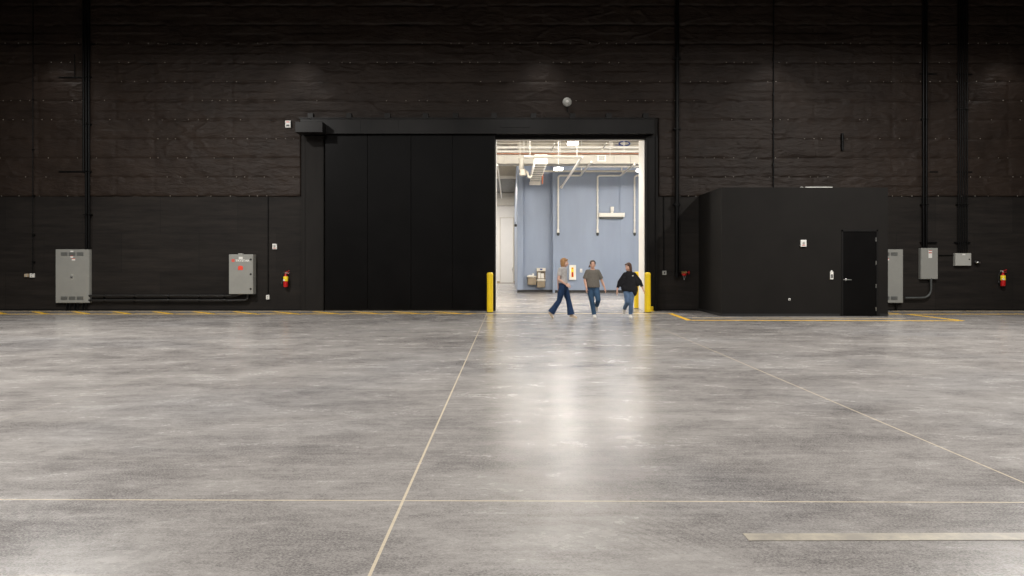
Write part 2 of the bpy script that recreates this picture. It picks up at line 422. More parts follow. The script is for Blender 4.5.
mb = MB().box(X(295, e), X(322.5, e), e, HYF+.03, Z(132.2, e), Z(121.6, e), .008)
put(mb.build('end_box', M['steel_black']), tc)
# posts either side
mb = MB().box(X(302.2), X(324.5), WY-.10, WY, 0, ZF(134), .004).box(X(304), X(306), WY-.115, WY-.09, 0, ZF(134))
tag(mb.build('door_post', M['post'], origin=(X(313), WY-.05, 0)), 'dark grey boarded post left of the big sliding door, under the end box', 'post')
mb = MB().box(OX1+.02, X(656.5), WY-.10, WY, 0, ZF(134), .004).box(X(647.5), X(648.7), WY-.13, WY-.09, 0, ZF(136)).box(X(655), X(656.8), WY-.15, WY-.09, 0, ZF(134))
tag(mb.build('door_post', M['steel_black'], origin=(X(651), WY-.05, 0)), 'black steel post right of the lit opening, beside the yellow bollards', 'post')
struct(MB().box(OX0-.1, OX1+.02, WY-.09, WY, OZ, ZF(133)).build('trim_2', M['black'], sm=False))

# ------------------------------------------------------------------ booth with its own door
BY = WY*46.6/52.2; bx0, bx1, bz = X(721.5, BY), X(888, BY), Z(188.5, BY)
dx0, dx1, dz = X(841.3, BY), X(878, BY), Z(229.8, BY)
def front_wall():
    mb = MB(); t = .14
    mb.box(bx0, dx0, BY, BY+t, 0, bz).box(dx1, bx1, BY, BY+t, 0, bz).box(dx0, dx1, BY, BY+t, dz, bz)
    return mb
struct(front_wall().build('wall_booth_front', M['booth'], sm=False))
struct(MB().box(bx0, bx0+.14, BY+.14, WY-.001, 0, bz).build('wall_booth_left', M['booth'], sm=False))
struct(MB().box(bx1-.14, bx1, BY+.14, WY-.001, 0, bz).build('wall_booth_right', M['booth'], sm=False))
struct(MB().box(bx0+.001, bx1-.001, BY+.001, WY-.001, bz, bz+.03).build('ceiling_booth', M['booth'], sm=False))
struct(MB().box(bx0-.004, dx0-.05, BY-.012, BY, 0, .07).box(bx0-.012, bx0, BY-.012, WY-.01, 0, .07).box(dx1+.05, bx1, BY-.012, BY, 0, .07).build('baseboard_booth', M['rubber'], sm=False))
d2 = empty('door_2', ((dx0+dx1)/2, BY, 0)); struct(d2)
mb = MB().box(dx0, dx0+.05, BY-.015, BY+.13, 0, dz, .004).box(dx1-.05, dx1, BY-.015, BY+.13, 0, dz, .004).box(dx0, dx1, BY-.015, BY+.13, dz-.05, dz, .004)
put(mb.build('door_frame', M['black']), d2)
put(MB().box(dx0+.05, dx1-.05, BY+.005, BY+.05, .015, dz-.05, .003).build('door_leaf', M['sash']), d2)
lz = Z(279.6, BY); lx = X(845.8, BY)
mb = MB().lathe([(.028, 0), (.03, -.012), (.018, -.02), (.012, -.05)], (lx, BY+.005, lz), 'Y')
mb.tube(bend([(lx, BY-.045, lz), (lx+.03, BY-.05, lz), (lx+.135, BY-.045, lz-.004)], .02), [.011]*2+[.010]*7, 10) if False else mb.tube([(lx-.01, BY-.045, lz), (lx+.06, BY-.047, lz), (lx+.14, BY-.045, lz-.006)], [.012, .011, .008], 10)
put(mb.build('lever_handle', M['steel']), d2)
put(MB().lathe([(.014, 0), (.014, -.01), (.006, -.012)], (lx-.055, BY+.005, lz), 'Y', 12).build('lock_cylinder', M['steel']), d2)
for py in (239.4, 262.7, 286, 309):
    z = Z(py, BY); mb = MB().tube([(dx1-.052, BY-.008, z-.055), (dx1-.052, BY-.008, z+.055)], .010, 10).box(dx1-.068, dx1-.036, BY+.001, BY+.008, z-.055, z+.055)
    put(mb.build('hinge', M['steel']), d2)

def plate(name, px, py, w, h, d, Y, mat, label, cat, extra=None, group=None):
    """small device screwed to a wall; px,py its middle, sizes in metres"""
    x, z = X(px, Y), Z(py, Y)
    r = empty(name, (x, Y, z)); tag(r, label, cat, group)
    put(MB().box(x-w/2, x+w/2, Y-d, Y-.0005, z-h/2, z+h/2, min(.008, d*.3)).build('housing', mat), r)
    if extra: extra(r, x, Y-d, z)
    return r
def fa_strobe(r, x, y, z):
    put(MB().box(x-.03, x+.03, y-.022, y+.002, z-.02, z+.045, .008).build('strobe_lens', M['light_grey']), r)
    put(MB().box(x-.05, x+.05, y-.004, y+.002, z-.062, z-.045, .001).build('red_stripe', M['red']), r)
plate('fire_strobe', 803, 243.3, .16, .19, .05, BY, M['white'], 'small white square strobe on the black booth front, left of its door', 'alarm strobe', fa_strobe)
plate('card_reader', 831.3, 275.4, .085, .22, .04, BY, M['white'], 'white upright card reader beside the booth door handle', 'card reader',
      lambda r, x, y, z: (put(MB().box(x-.022, x+.022, y-.006, y+.002, z-.075, z+.03, .004).build('sensor_window', M['rubber']), r), put(MB().box(x-.03, x+.01, y-.01, y+.02, z+.09, z+.14, .006).build('cap', M['white']), r)))
plate('wall_outlet', 789.3, 299.4, .055, .06, .02, BY, M['white'], 'tiny white outlet low on the black booth front', 'outlet',
      lambda r, x, y, z: put(MB().box(x-.012, x+.012, y-.003, y+.001, z-.018, z+.018, .002).build('socket', M['rubber']), r))
# fluorescent batten lying on the booth roof
xa, xb, Yf = X(805, BY+.6), X(831, BY+.6), BY+.6
r = empty('light_batten', ((xa+xb)/2, Yf, bz+.03)); tag(r, 'thin pale strip light lying on the flat roof of the black booth', 'strip light')
put(MB().box(xa, xb, Yf-.05, Yf+.05, bz+.03, bz+.11, .01).build('channel', M['light_grey']), r)
put(MB().tube([(xa-.01, Yf-.062, bz+.085), (xb+.01, Yf-.062, bz+.085)], .02, 10).build('tube', M['white']), r)
put(MB().tube(bend([(xa, Yf, bz+.07), (xa-.12, Yf, bz+.12), (xa-.16, Yf, bz+.045)], .05), .012, 8).build('cord', M['light_grey']), r)

# ------------------------------------------------------------------ electrical enclosures on the wall
def louvre(mb, x, y, z, w, h, n=5):
    for i in range(n):
        zz = z-h/2+(i+.5)*h/n; mb.box(x-w/2, x+w/2, y-.006, y+.004, zz-h/n*.28, zz+h/n*.28)
def big_panel(px0, px1, label, stubs=True):
    y1 = WY-.001; y0 = WY-.13
    x0, x1, z0, z1 = X(px0, y0), X(px1, y0), Z(303, y0), Z(249.3, y0)
    r = empty('switchboard_cabinet', ((x0+x1)/2, WY, z0)); tag(r, label, 'electrical cabinet', 'tall louvred electrical cabinets')
    put(MB().box(x0, x1, y0, y1, z0, z1, .006).build('enclosure', M['grey_panel']), r)
    put(MB().box(x0+.012, x1-.012, y0-.016, y0+.001, z0+.012, z1-.012, .005).build('cover', M['grey_panel']), r)
    w = x1-x0
    for zz in (z1-.15, z0+.15):
        for i in (-1, 0, 1):
            mb = MB(); louvre(mb, (x0+x1)/2+i*w*.235-.0, y0-.016, zz, w*.195, .115); put(mb.build('louvre', M['grey_dark']), r)
    xm = (x0+x1)/2
    zq = Z(277, y0)
    each('latch', M['light_grey'], r, [(xm-.028, xm+.035, y0-.026, y0-.014, zq+.045, zq+.085, .004), (xm-.028, xm+.035, y0-.026, y0-.014, zq-.085, zq-.045, .004)])
    put(MB().tube([(xm, y0-.012, zq), (xm, y0-.05, zq)], .032, 14).box(xm-.01, xm+.01, y0-.06, y0-.045, zq-.028, zq+.028, .003).build('turn_handle', M['steel']), r)
    put(MB().box(xm-.055, xm+.04, y0-.019, y0-.014, z1-.085, z1-.045, .001).build('label', M['white']), r)
    each('warning_label', M['white'], r, [(xm-.05, xm+.03, y0-.019, y0-.014, z1-.27, z1-.20, .001), (xm-.01, xm+.095, y0-.019, y0-.014, z1-.35, z1-.29, .001)])
    each('warning_band', M['orange_red'], r, [(xm-.05, xm+.03, y0-.020, y0-.014, z1-.215, z1-.20, .001), (xm-.01, xm+.095, y0-.020, y0-.014, z1-.305, z1-.29, .001)])
    for sx_ in (x0+.022, x1-.022):
        for i in range(3):
            zz = z0+.2+i*(z1-z0-.4)/2
            put(MB().lathe([(.010, 0), (.010, -.006), (.004, -.008)], (sx_, y0-.015, zz), 'Y', 10).build('screw', M['light_grey']), r)
    return (x0, x1, y0, z0, z1, r)
pA = big_panel(55.6, 89.3, 'tall grey louvred electrical cabinet on the far left of the black wall')
pB = big_panel(868.5, 903.0, 'tall grey louvred electrical cabinet half hidden by the black booth')
# conduit stubs that drop from the cabinets to the floor
def stubs(p, offs, lab):
    for i, o_ in enumerate(offs):
        x = p[0]+o_; ob = MB().tube([(x, WY-.05-(i % 2)*.04, 0), (x, WY-.05-(i % 2)*.04, p[3]+.004)], .028, 12).lathe([(.04, 0), (.04, .03)], (x, WY-.05-(i % 2)*.04, p[3]-.03), 'Z', 12).build('floor_conduit', M['conduit'], origin=(x, WY-.07, 0))
        tag(ob, lab, 'conduit', 'short conduits under a louvred cabinet, '+('left' if p is pA else 'right'))
stubs(pA, (.30, .42, .55, .67, .80, .93), 'short black conduit from the floor into the underside of the far left cabinet')
stubs(pB, (.12, .9, ), 'short black conduit from the floor under the cabinet beside the booth')

# control panel with the maker's mark
y0 = WY-.24; x0, x1, z0, z1 = X(229, y0), X(253.3, y0), Z(294.2, y0), Z(254.4, y0)
r = empty('control_cabinet', ((x0+x1)/2, WY, z0)); tag(r, 'grey control cabinet with red emblem and white lettering near the left post', 'electrical cabinet')
put(MB().box(x0, x1, y0, WY-.001, z0, z1, .006).build('enclosure', M['grey_panel']), r)
put(MB().box(x0+.006, x1-.006, y0-.02, y0-.0005, z0+.008, z1-.008, .006).build('door', M['grey_panel']), r)
put(MB().box(x0+.29, x0+.42, y0-.012, y0+.1, z1-.004, z1+.03, .004).build('top_bracket', M['light_grey']), r)
for py in (259.4, 274.1, 288.8):
    z = Z(py, y0); x = X(251, y0)
    put(MB().lathe([(.03, 0), (.03, -.012), (.018, -.016)], (x, y0-.02, z), 'Y', 14).box(x-.007, x+.007, y0-.045, y0-.03, z-.025, z+.025, .003).build('quarter_turn_lock', M['rubber']), r)
put(MB().box(X(239, y0), X(243, y0), y0-.023, y0-.019, Z(259.2, y0), Z(256.8, y0), .001).build('nameplate', M['white']), r)
xl, zl = X(232, y0), Z(261.9, y0)
mb = MB().box(xl, xl+.085, y0-.023, y0-.019, zl, zl+.085, .001)
put(mb.build('emblem', M['orange_red']), r)
put(MB().box(xl+.02, xl+.065, y0-.025, y0-.0225, zl+.055, zl+.068).box(xl+.036, xl+.049, y0-.025, y0-.0225, zl+.02, zl+.06).build('emblem_letter', M['grey_panel'], sm=False), r)
text('TRYSTAR', .088, (xl+.115, y0-.0215, zl+.010), M['white'], r, sx=1.18)
xo, zo = X(238.2, y0), Z(270, y0)
mb = MB().box(xo, xo+.155, y0-.023, y0-.019, zo, zo+.115, .003).box(xo+.035, xo+.12, y0-.0235, y0-.019, zo+.11, zo+.135, .003)
put(mb.build('warning_sign', M['orange_red']), r)

# small cabinet right
y0 = WY-.13; x0, x1, z0, z1 = X(920.8, y0), X(937.8, y0), Z(279.2, y0), Z(248, y0)
r = empty('breaker_box', ((x0+x1)/2, WY, z0)); tag(r, 'mid grey upright breaker box with a white label, right of the booth', 'electrical box')
put(MB().box(x0, x1, y0, WY-.001, z0, z1, .006).build('enclosure', M['grey_panel']), r)
put(MB().box(x0+.03, x1-.008, y0-.014, y0-.0005, z0+.01, z1-.01, .005).build('cover', M['grey_panel']), r)
put(MB().box(X(928.2, y0), X(931.8, y0), y0-.017, y0-.013, Z(258, y0), Z(250.2, y0), .001).build('label', M['white']), r)
put(MB().box(X(928.4, y0), X(931.6, y0), y0-.018, y0-.0165, Z(253.2, y0), Z(252.3, y0)).box(X(928.4, y0), X(931.6, y0), y0-.018, y0-.0165, Z(250.9, y0), Z(250.3, y0)).build('label_band', M['red'], sm=False), r)
for z in (z0+.12, (z0+z1)/2, z1-.12): put(MB().lathe([(.009, 0), (.009, -.005), (.004, -.007)], (x1-.025, y0-.014, z), 'Y', 10).build('screw', M['light_grey']), r)
y0 = WY-.115; x0, x1, z0, z1 = X(955.4, y0), X(971.1, y0), Z(265.8, y0), Z(253.2, y0)
r = empty('junction_box', ((x0+x1)/2, WY, z0)); tag(r, 'pale grey junction box under five thin black conduits', 'electrical box')
put(MB().box(x0, x1, y0, WY-.001, z0, z1, .006).build('enclosure', M['light_grey']), r)
put(MB().box(x0+.01, x1-.006, y0-.016, y0-.0005, z0+.008, z1-.008, .006).build('lid', M['light_grey']), r)
put(MB().lathe([(.022, 0), (.022, -.01), (.012, -.014)], (X(968.9, y0), y0-.016, Z(259.3, y0)), 'Y', 12).build('lock', M['rubber']), r)
put(MB().box(X(962, y0), X(965, y0), y0-.018, y0-.015, Z(255.2, y0), Z(253.8, y0)).build('label', M['white'], sm=False), r)
# nearby spot lamp
x, z = X(975.6), Z(262.7)
r = empty('wall_camera', (x, WY, z)); tag(r, 'small silver dome fitting on the wall just right of the pale junction box', 'dome fitting')
put(MB().lathe([(.05, -.001), (.055, -.03), (.03, -.05)], (x, WY, z+.02), 'Y', 16).build('mount', M['rubber']), r)
put(MB().ell((x, WY-.10, z+.01), (.085, .07, .038)).build('dome', M['steel']), r)

# ------------------------------------------------------------------ conduits
def conduit(name, pts, rad, label, group=None, mat=None, straps=(), rb=.18, cat='conduit'):
    p = bend(pts, rb) if len(pts) > 2 else pts
    o = MB().tube(p, rad, 12).build(name, mat or M['conduit'], origin=pts[-1])
    tag(o, label, cat, group)
    for q in straps:
        s = MB().box(q[0]-rad*1.8, q[0]+rad*1.8, q[1]-rad*1.15, WY-.001 if q[1] > WY-.5 else q[1], q[2]-.02, q[2]+.02, .004).build('pipe_strap', mat or M['conduit'])
        put(s, o)
    return o
zt = HZ-.02
def strap_z(x, y, pys): return [(x, y, Z(p)) for p in pys]
yc = WY-.11
gl = 'vertical conduits above the far left cabinet'
conduit('wall_conduit', [(X(88.2), yc, zt), (X(88.2), yc, pA[4]-.004)], .036, 'left of the two black conduits rising from the far left cabinet', gl, straps=strap_z(X(88.2), yc, (78, 125, 172, 215)))
conduit('wall_conduit', [(X(91.0), yc, zt), (X(91.0), yc, pA[4]-.004)], .036, 'right of the two black conduits rising from the far left cabinet', gl, straps=strap_z(X(91.0), yc, (78, 125, 172, 215)))
conduit('wall_conduit', [(X(85.4), yc, zt), (X(85.4), yc, Z(172))], .03, 'short black conduit ending at the lower strut above the far left cabinet', gl)
for py, a in ((78, 'upper'), (172, 'lower')):
    tag(MB().box(X(60), X(93), WY-.075, WY-.001, Z(py)-.022, Z(py)+.022, .004).build('strut_channel', M['conduit'], origin=(X(76), WY, Z(py))), a+' black strut rail left of the far left conduits', 'strut rail', 'strut rails on the black wall')
tag(MB().tube([(X(76), WY-.07, Z(55)), (X(76), WY-.07, Z(78))], .014, 8).build('drop_rod', M['conduit'], origin=(X(76), WY-.07, Z(78))), 'thin black rod standing on the upper left strut rail', 'rod')
conduit('wall_conduit', [(X(34.7), WY-.085, zt), (X(34.7), WY-.085, Z(274))], .014, 'thin black conduit down to the outlet boxes at far left', straps=strap_z(X(34.7), WY-.085, (100, 150, 196, 235, 262)))
conduit('wall_conduit', [(X(268.3), WY-.02, Z(196)), (X(268.3), WY-.02, Z(295.5))], .013, 'thin black conduit down to the low white box right of the control cabinet', straps=strap_z(X(268.3), WY-.02, (215, 245, 275)))
# runs between the cabinets
for py, xe, a in ((295.6, 238, 'upper'), (300.0, 246, 'lower')):
    conduit('wall_conduit', [(pA[1]-.02, WY-.12, Z(py)), (X(xe), WY-.12, Z(py)), (X(xe)+.25, WY-.12, Z(294.2)+.06)] if a == 'upper' else [(pA[1]-.02, WY-.12, Z(py)), (X(249), WY-.12, Z(py)), (X(249), WY-.12, Z(294.2)+.05)], .034,
            a+' of the two thick black conduits running low between the left cabinets', 'low conduits between the left cabinets', rb=.2, mat=M['conduit_low'])
for i, px in enumerate((105, 135, 169, 200, 225)):
    tag(MB().box(X(px)-.014, X(px)+.014, WY-.09, WY-.001, Z(301.8), Z(294), .003).build('strut_bracket', M['conduit'], origin=(X(px), WY, Z(301.8))), 'short black strut holding the low conduits between the left cabinets', 'bracket', 'short struts behind the low conduits')
# right side
gr = 'paired conduits above the grey breaker box'
for px, a in ((921.6, 'left'), (924.6, 'right')):
    conduit('wall_conduit', [(X(px), WY-.10, zt), (X(px), WY-.10, Z(248.3))], .034, a+' of the two black conduits above the grey breaker box', gr, straps=strap_z(X(px), WY-.10, (120, 205)))
for px0, px1, py, lb in ((918, 936, 74.5, 'top strut rail across the paired conduits above the breaker box'), (918.5, 937, 172.2, 'middle strut rail across the paired conduits above the breaker box'), (919.5, 936, 242.6, 'lowest strut rail just above the grey breaker box'),
                         (955, 971, 75, 'upper strut rail across the five thin conduits'), (955, 971, 172.3, 'middle strut rail across the five thin conduits'), (954, 969.5, 242.6, 'lowest strut rail across the five thin conduits')):
    tag(MB().box(X(px0), X(px1), WY-.065, WY-.001, Z(py)-.02, Z(py)+.02, .004).build('strut_channel', M['conduit'], origin=(X(px0), WY, Z(py))), lb, 'strut rail', 'strut rails on the black wall')
names5 = ['leftmost', 'second from the left', 'middle', 'second from the right', 'rightmost']
for px, a in zip((956.6, 958.8, 960.9, 963.2, 965.5), names5):
    conduit('wall_conduit', [(X(px), WY-.085, zt), (X(px), WY-.085, Z(254))], .019, a+' of the five thin black conduits above the pale junction box', 'five thin conduits above the pale junction box', straps=strap_z(X(px), WY-.085, (110, 205)))
conduit('wall_conduit', [(X(936), WY-.03, Z(255.3)), (X(956), WY-.03, Z(255.3))], .012, 'thin black link conduit between breaker box and pale junction box')
conduit('wall_conduit', [(X(903), WY-.12, Z(297.6)), (X(928.8), WY-.12, Z(297.6)), (X(928.8), WY-.12, Z(278))], .03, 'grey elbow conduit from the half hidden cabinet up to the breaker box', mat=M['grey_dark'], rb=.32)
conduit('wall_conduit', [(X(772.5), WY-.09, zt), (X(772.5), WY-.09, bz+.03)], .016, 'thin black conduit running up the wall above the booth', straps=strap_z(X(772.5), WY-.09, (60, 95, 130, 165)))
conduit('wall_conduit', [(X(663.6), WY-.02, Z(193)), (X(663.6), WY-.02, Z(271))], .014, 'thin black conduit down to the white plate right of the opening', straps=strap_z(X(663.6), WY-.02, (215, 250)))
# riser with clamps, fire department valve
ri = conduit('riser_pipe', [(X(676), WY-.14, zt), (X(676), WY-.14, Z(276.6))], .062, 'thick black riser pipe between the opening and the booth', straps=strap_z(X(676), WY-.14, (60, 130, 205)), cat='pipe')
each('coupling', M['conduit'], ri, [lambda m: m.tube([(X(676), WY-.14, Z(205)-.05), (X(676), WY-.14, Z(205)+.05)], .09, 14), lambda m: m.tube([(X(676), WY-.14, Z(276.6)-.02), (X(676), WY-.14, Z(275)+.03)], .078, 14)])
x, z = X(682.8), Z(272.5)
r = empty('hose_valve', (x, WY-.14, z)); tag(r, 'brass and red hose valve on the riser pipe left of the booth', 'valve')
put(MB().tube([(X(676), WY-.14, z), (x-.03, WY-.14, z)], .03, 12).build('pipe_nipple', M['conduit']), r)
put(MB().lathe([(.03, -.08), (.045, -.07), (.045, -.03), (.036, -.02), (.036, .03), (.05, .04), (.05, .07), (.03, .085)], (x, WY-.14, z), 'X', 16).build('valve_body', M['brass']), r)
put(MB().lathe([(.0, -.12), (.03, -.115), (.07, -.085), (.075, -.05), (.04, -.03)], (x+.005, WY-.15, z), 'Z', 18).build('cap', M['red']), r)
mb = MB().lathe([(.055, .145), (.06, .155), (.055, .165)], (x, WY-.14, z), 'X', 18).lathe([(.014, .08), (.014, .15)], (x, WY-.14, z), 'X', 10)
put(mb.build('hand_wheel', M['red']), r)
mb = MB().tube([(x-.045, WY-.18, z-.06), (x-.01, WY-.19, z-.21)], .006, 8).tube([(x+.05, WY-.18, z-.06), (x+.0, WY-.19, z-.21)], .006, 8).ell((x-.005, WY-.19, z-.215), (.018, .012, .018), sub=2)
put(mb.build('cap_chain', M['steel']), r)

# dark short pipe on the quilted wall above the booth
tag(MB().tube([(X(841), WY-.10, Z(151)), (X(841), WY-.10, Z(134))], .04, 12).box(X(841)-.02, X(841)+.02, WY-.1, WY-.01, Z(143)-.02, Z(143)+.02).build('pipe_stub', M['conduit'], origin=(X(841), WY-.1, Z(151))), 'short dark pipe stub on the quilted wall above the booth door', 'pipe')

# ------------------------------------------------------------------ small devices on the wall
def sockets(r, x, y, z):
    each('socket', M['light_grey'], r, [(x-.02, x+.02, y-.004, y+.001, z+.012, z+.045, .003), (x-.02, x+.02, y-.004, y+.001, z-.045, z-.012, .003)])
plate('wall_outlet', 27.4, 275.4, .13, .10, .06, WY, M['tan_plate'], 'tan outlet box at far left, left of its white neighbour', 'outlet', sockets)
plate('wall_outlet', 33.2, 275.4, .12, .13, .08, WY, M['white'], 'white outlet box at the foot of the thin conduit at far left', 'outlet', sockets)
plate('fire_strobe', 275, 246.6, .14, .17, .05, WY, M['white'], 'white square strobe on the wall above the left fire extinguisher', 'alarm strobe', fa_strobe)
plate('wall_outlet', 268.2, 297.1, .10, .14, .06, WY, M['white'], 'white outlet box low on the wall right of the control cabinet', 'outlet', sockets)
plate('wall_speaker', 288.8, 124.6, .17, .22, .10, WY-.03, M['white'], 'white square box on the quilted wall beside the track cover end', 'sensor box',
      lambda r, x, y, z: (put(MB().box(x-.05, x+.05, y-.006, y+.001, z-.075, z-.02, .003).build('grille', M['grey_dark']), r), put(MB().box(x-.05, x+.05, y-.005, y+.001, z+.05, z+.075, .002).build('stripe', M['orange_red']), r),
                          put(MB().box(x-.1, x+.1, y+.03, WY-.001, z-.1, z+.1).build('back_plate', M['black'], sm=False), r)))
plate('wall_outlet', 664.2, 272.8, .13, .13, .04, WY, M['light_grey'], 'pale square switch plate between the opening and the riser pipe', 'switch plate',
      lambda r, x, y, z: put(MB().box(x-.018, x+.018, y-.012, y+.001, z-.03, z+.03, .003).build('switch', M['rubber']), r))
# alarm bell
x, z = X(566.8), Z(102.8); yb = WY-.03
r = empty('alarm_bell', (x, yb, z)); tag(r, 'round white dome bell above the track cover over the opening', 'alarm bell')
put(MB().lathe([(.06, -.0), (.08, -.04), (.08, -.06)], (x, yb, z), 'Y', 20).build('base', M['light_grey']), r)
put(MB().lathe([(.13, -.055), (.145, -.07), (.14, -.10), (.11, -.13), (.06, -.15), (.01, -.157)], (x, yb, z), 'Y', 28).build('dome', M['light_grey']), r)
put(MB().lathe([(.04, -.15), (.045, -.17), (.03, -.18)], (x, yb, z), 'Y', 16).build('centre_cap', M['white']), r)
put(MB().tube([(x+.02, yb-.03, Z(112.9)), (x+.02, yb-.03, z-.05)], .014, 8).build('stem', M['conduit']), r)

# fire extinguishers
def extinguisher(px, py, label, flip=1, tagw=True):
    x = X(px, WY-.12); y = WY-.12; z0_ = Z(py, WY-.12)
    r = empty('fire_extinguisher', (x, y, z0_)); tag(r, label, 'fire extinguisher', 'fire extinguishers on the black wall')
    R = .070; hgt = .40
    put(MB().lathe([(.05, 0), (R-.008, .008), (R, .03), (R, hgt-.09), (R-.012, hgt-.055), (R-.04, hgt-.02), (.028, hgt), (.026, hgt+.03)], (x, y, z0_), 'Z', 24).build('cylinder', M['red']), r)
    put(MB().lathe([(R+.002, .19), (R+.003, .20), (R+.003, .32), (R-.004, .338)], (x, y, z0_), 'Z', 24).build('yellow_label', M['tag_yellow']), r)
    put(MB().box(x-.055, x-.01, y-R-.006, y-R+.03, z0_+.195, z0_+.25, .002).build('inspection_tag', M['white']), r)
    put(MB().lathe([(.024, hgt+.03), (.03, hgt+.045), (.024, hgt+.075)], (x, y, z0_), 'Z', 14).build('valve', M['steel']), r)
    mb = MB().tube([(x-.03, y, z0_+hgt+.06), (x+.04, y, z0_+hgt+.085), (x+.12, y, z0_+hgt+.12)], [.012, .012, .009], 8).tube([(x-.02, y, z0_+hgt+.045), (x+.11, y, z0_+hgt+.04)], .009, 8)
    put(mb.build('handle', M['red']), r)
    put(MB().tube(bend([(x-.02, y, z0_+hgt+.06), (x-.10, y-.01, z0_+hgt+.05), (x-.16, y-.01, z0_+.3), (x-.13, y, z0_+.16)], .09), .010, 8).build('hose', M['rubber']), r)
    put(MB().lathe([(.01, .0), (.018, -.05)], (x-.13, y, z0_+.17), 'Z', 10).build('nozzle', M['grey_dark']), r)
    put(MB().box(x-.05, x+.05, y+R-.006, WY-.001, z0_+.05, z0_+.36, .003).box(x-.088, x+.088, y-.02, y+R, z0_+.14, z0_+.16, .003).build('wall_hanger', M['rubber']), r)
    return r
extinguisher(285.7, 287.2, 'red fire extinguisher with yellow label left of the big sliding door')
extinguisher(1003.0, 286.2, 'red fire extinguisher with yellow label at the far right of the wall')
x, z = X(1001.5), Z(271.3)
plate('extinguisher_sign', 1001.6, 271.3, .10, .05, .03, WY, M['light_grey'], 'small silver bracket above the far right fire extinguisher', 'bracket',
      lambda r, x, y, z: put(MB().box(x-.02, x+.02, y-.02, y+.01, z-.04, z-.01, .003).build('hook', M['rubber']), r))

# ------------------------------------------------------------------ bollards
def bollard(px, Y, label, h=1.215, w=.093):
    x = X(px, Y)
    r = empty('bollard', (x, Y, 0)); tag(r, label, 'bollard', 'yellow bollards at the opening')
    put(MB().lathe([(w, 0), (w, h-.06), (w*.96, h-.03), (w*.75, h-.008), (w*.35, h), (0.001, h+.002)], (x, Y, 0), 'Z', 28).build('post', M['yellow']), r)
    put(MB().lathe([(w+.006, h-.075), (w+.006, h-.06), (w+.001, h-.05)], (x, Y, 0), 'Z', 28).build('cap_rim', M['yellow']), r)
    put(MB().lathe([(w+.02, 0), (w+.02, .012), (w, .02)], (x, Y, 0), 'Z', 28).build('base_ring', M['rubber']), r)
bollard(490, GY(312.6), 'yellow bollard in front of the sliding door edge, left of the opening')
bollard(647.6, GY(312.6), 'yellow bollard in front of the right post, nearest the right edge of the opening')
bollard(636.9, GY(308.4), 'yellow bollard inside the opening, behind the person in black')
Y = GY(311.2); x = X(651.6, Y)
tag(MB().box(x-.05, x+.05, Y-.06, Y+.06, 0, .15, .02).box(x-.075, x+.075, Y-.09, Y+.09, 0, .02, .005).build('door_guide', M['yellow'], origin=(x, Y, 0)), 'small yellow floor block just right of the right bollard', 'floor guide')

# ------------------------------------------------------------------ floor markings (painted on the floor)
def strip(p, q, w, mat, name='painted_line', z=.003):
    p, q = Vector(p), Vector(q); d = (q-p).normalized(); n = Vector((-d.y, d.x))*w/2
    o = MB().prism([tuple(p+n), tuple(p-n), tuple(q-n), tuple(q+n)], .0002, z).build(name, mat, sm=False); o.parent = floor; return o
def G(px, py): Y = GY(py); return (X(px, Y), Y)
strip((-20, 20.42), G(476, 313.7), .10, M['line'])
strip(G(476, 313.7), G(671, 313.4), .10, M['line_faded'])
strip((-20, 21.75), (X(470), 21.75), .10, M['line_faded'])
s0 = G(47, 314.3)
for i in range(-4, 12):
    xx = s0[0]+i*1.232
    if xx > -1.0: break
    strip((xx-1.15, 21.55), (xx, 20.45), .16, M['line'], 'painted_stripe')
strip(G(670, 313.4), G(689.5, 320.4), .14, M['line'])
strip(G(689, 320.3), G(962, 320.8), .12, M['line'])
strip(G(692, 317.8), G(905, 318.4), .09, M['line_faded'])
strip(G(962, 320.7), G(908, 314.3), .14, M['line'])
strip(G(888, 314.2), (20.5, GY(313.8)), .11, M['line'])
strip((X(888), 21.8), (20.5, 21.8), .12, M['line_faded'])
strip(G(905, 314.4), G(888, 313), .12, M['line'])
strip(G(746, 537.4), (9, GY(534)), .098, M['line_cream'])

# ------------------------------------------------------------------ the room behind
RX0, RX1 = -9.0, 14.0; BWY = 36.2; CZ = 7.7
struct(MB().box(RX0-.2, RX0, WY+WT, 54, 0, 9).build('wall_inner_left', M['whitewall'], sm=False))
struct(MB().box(RX1, RX1+.2, WY+WT, BWY+.5, 0, 9).build('wall_inner_right', M['blue'], sm=False))
cm = MB().box(RX0, RX1, WY+WT, 44.2, CZ, CZ+.2)
for i in range(int((44-23)/.6)):
    yy = 23.2+i*.6; cm.box(RX0, RX1, yy, yy+.28, CZ-.05, CZ+.01)
struct(cm.build('ceiling_inner', M['deck'], sm=False))
bwx0 = X(517.3, BWY)
bw = MB().box(bwx0, RX1, BWY+.15, BWY+.45, 0, 9)                       # recessed bay
bw.box(bwx0, X(523, BWY), BWY-.10, BWY+.16, 0, 9, .01)                  # pilaster
bw.box(X(554, BWY-.3), RX1, BWY-.3, BWY+.16, 0, 9, .01)                 # main face
bw.box(X(552.8, BWY-.36), X(555, BWY-.36), BWY-.36, BWY-.2, .0, 9, .008)
bw.box(X(620.4, BWY-.34), X(622, BWY-.34), BWY-.312, BWY-.2, 0, 9, .006)
bw.box(bwx0, bwx0+.2, BWY+.45, 54, 0, 9)
struct(bw.build('wall_inner_back', M['blue'], sm=False))
struct(MB().box(bwx0, RX1, BWY-.37, BWY-.305, Z(156.5, BWY), CZ-.001).build('trim_5', M['deck'], sm=False))
bs = MB().box(X(518, BWY), X(553, BWY), BWY+.12, BWY+.151, 0, .13).box(bwx0-.01, X(523.4, BWY), BWY-.13, BWY-.099, 0, .13).box(X(554, BWY-.32), RX1, BWY-.33, BWY-.299, 0, .13)
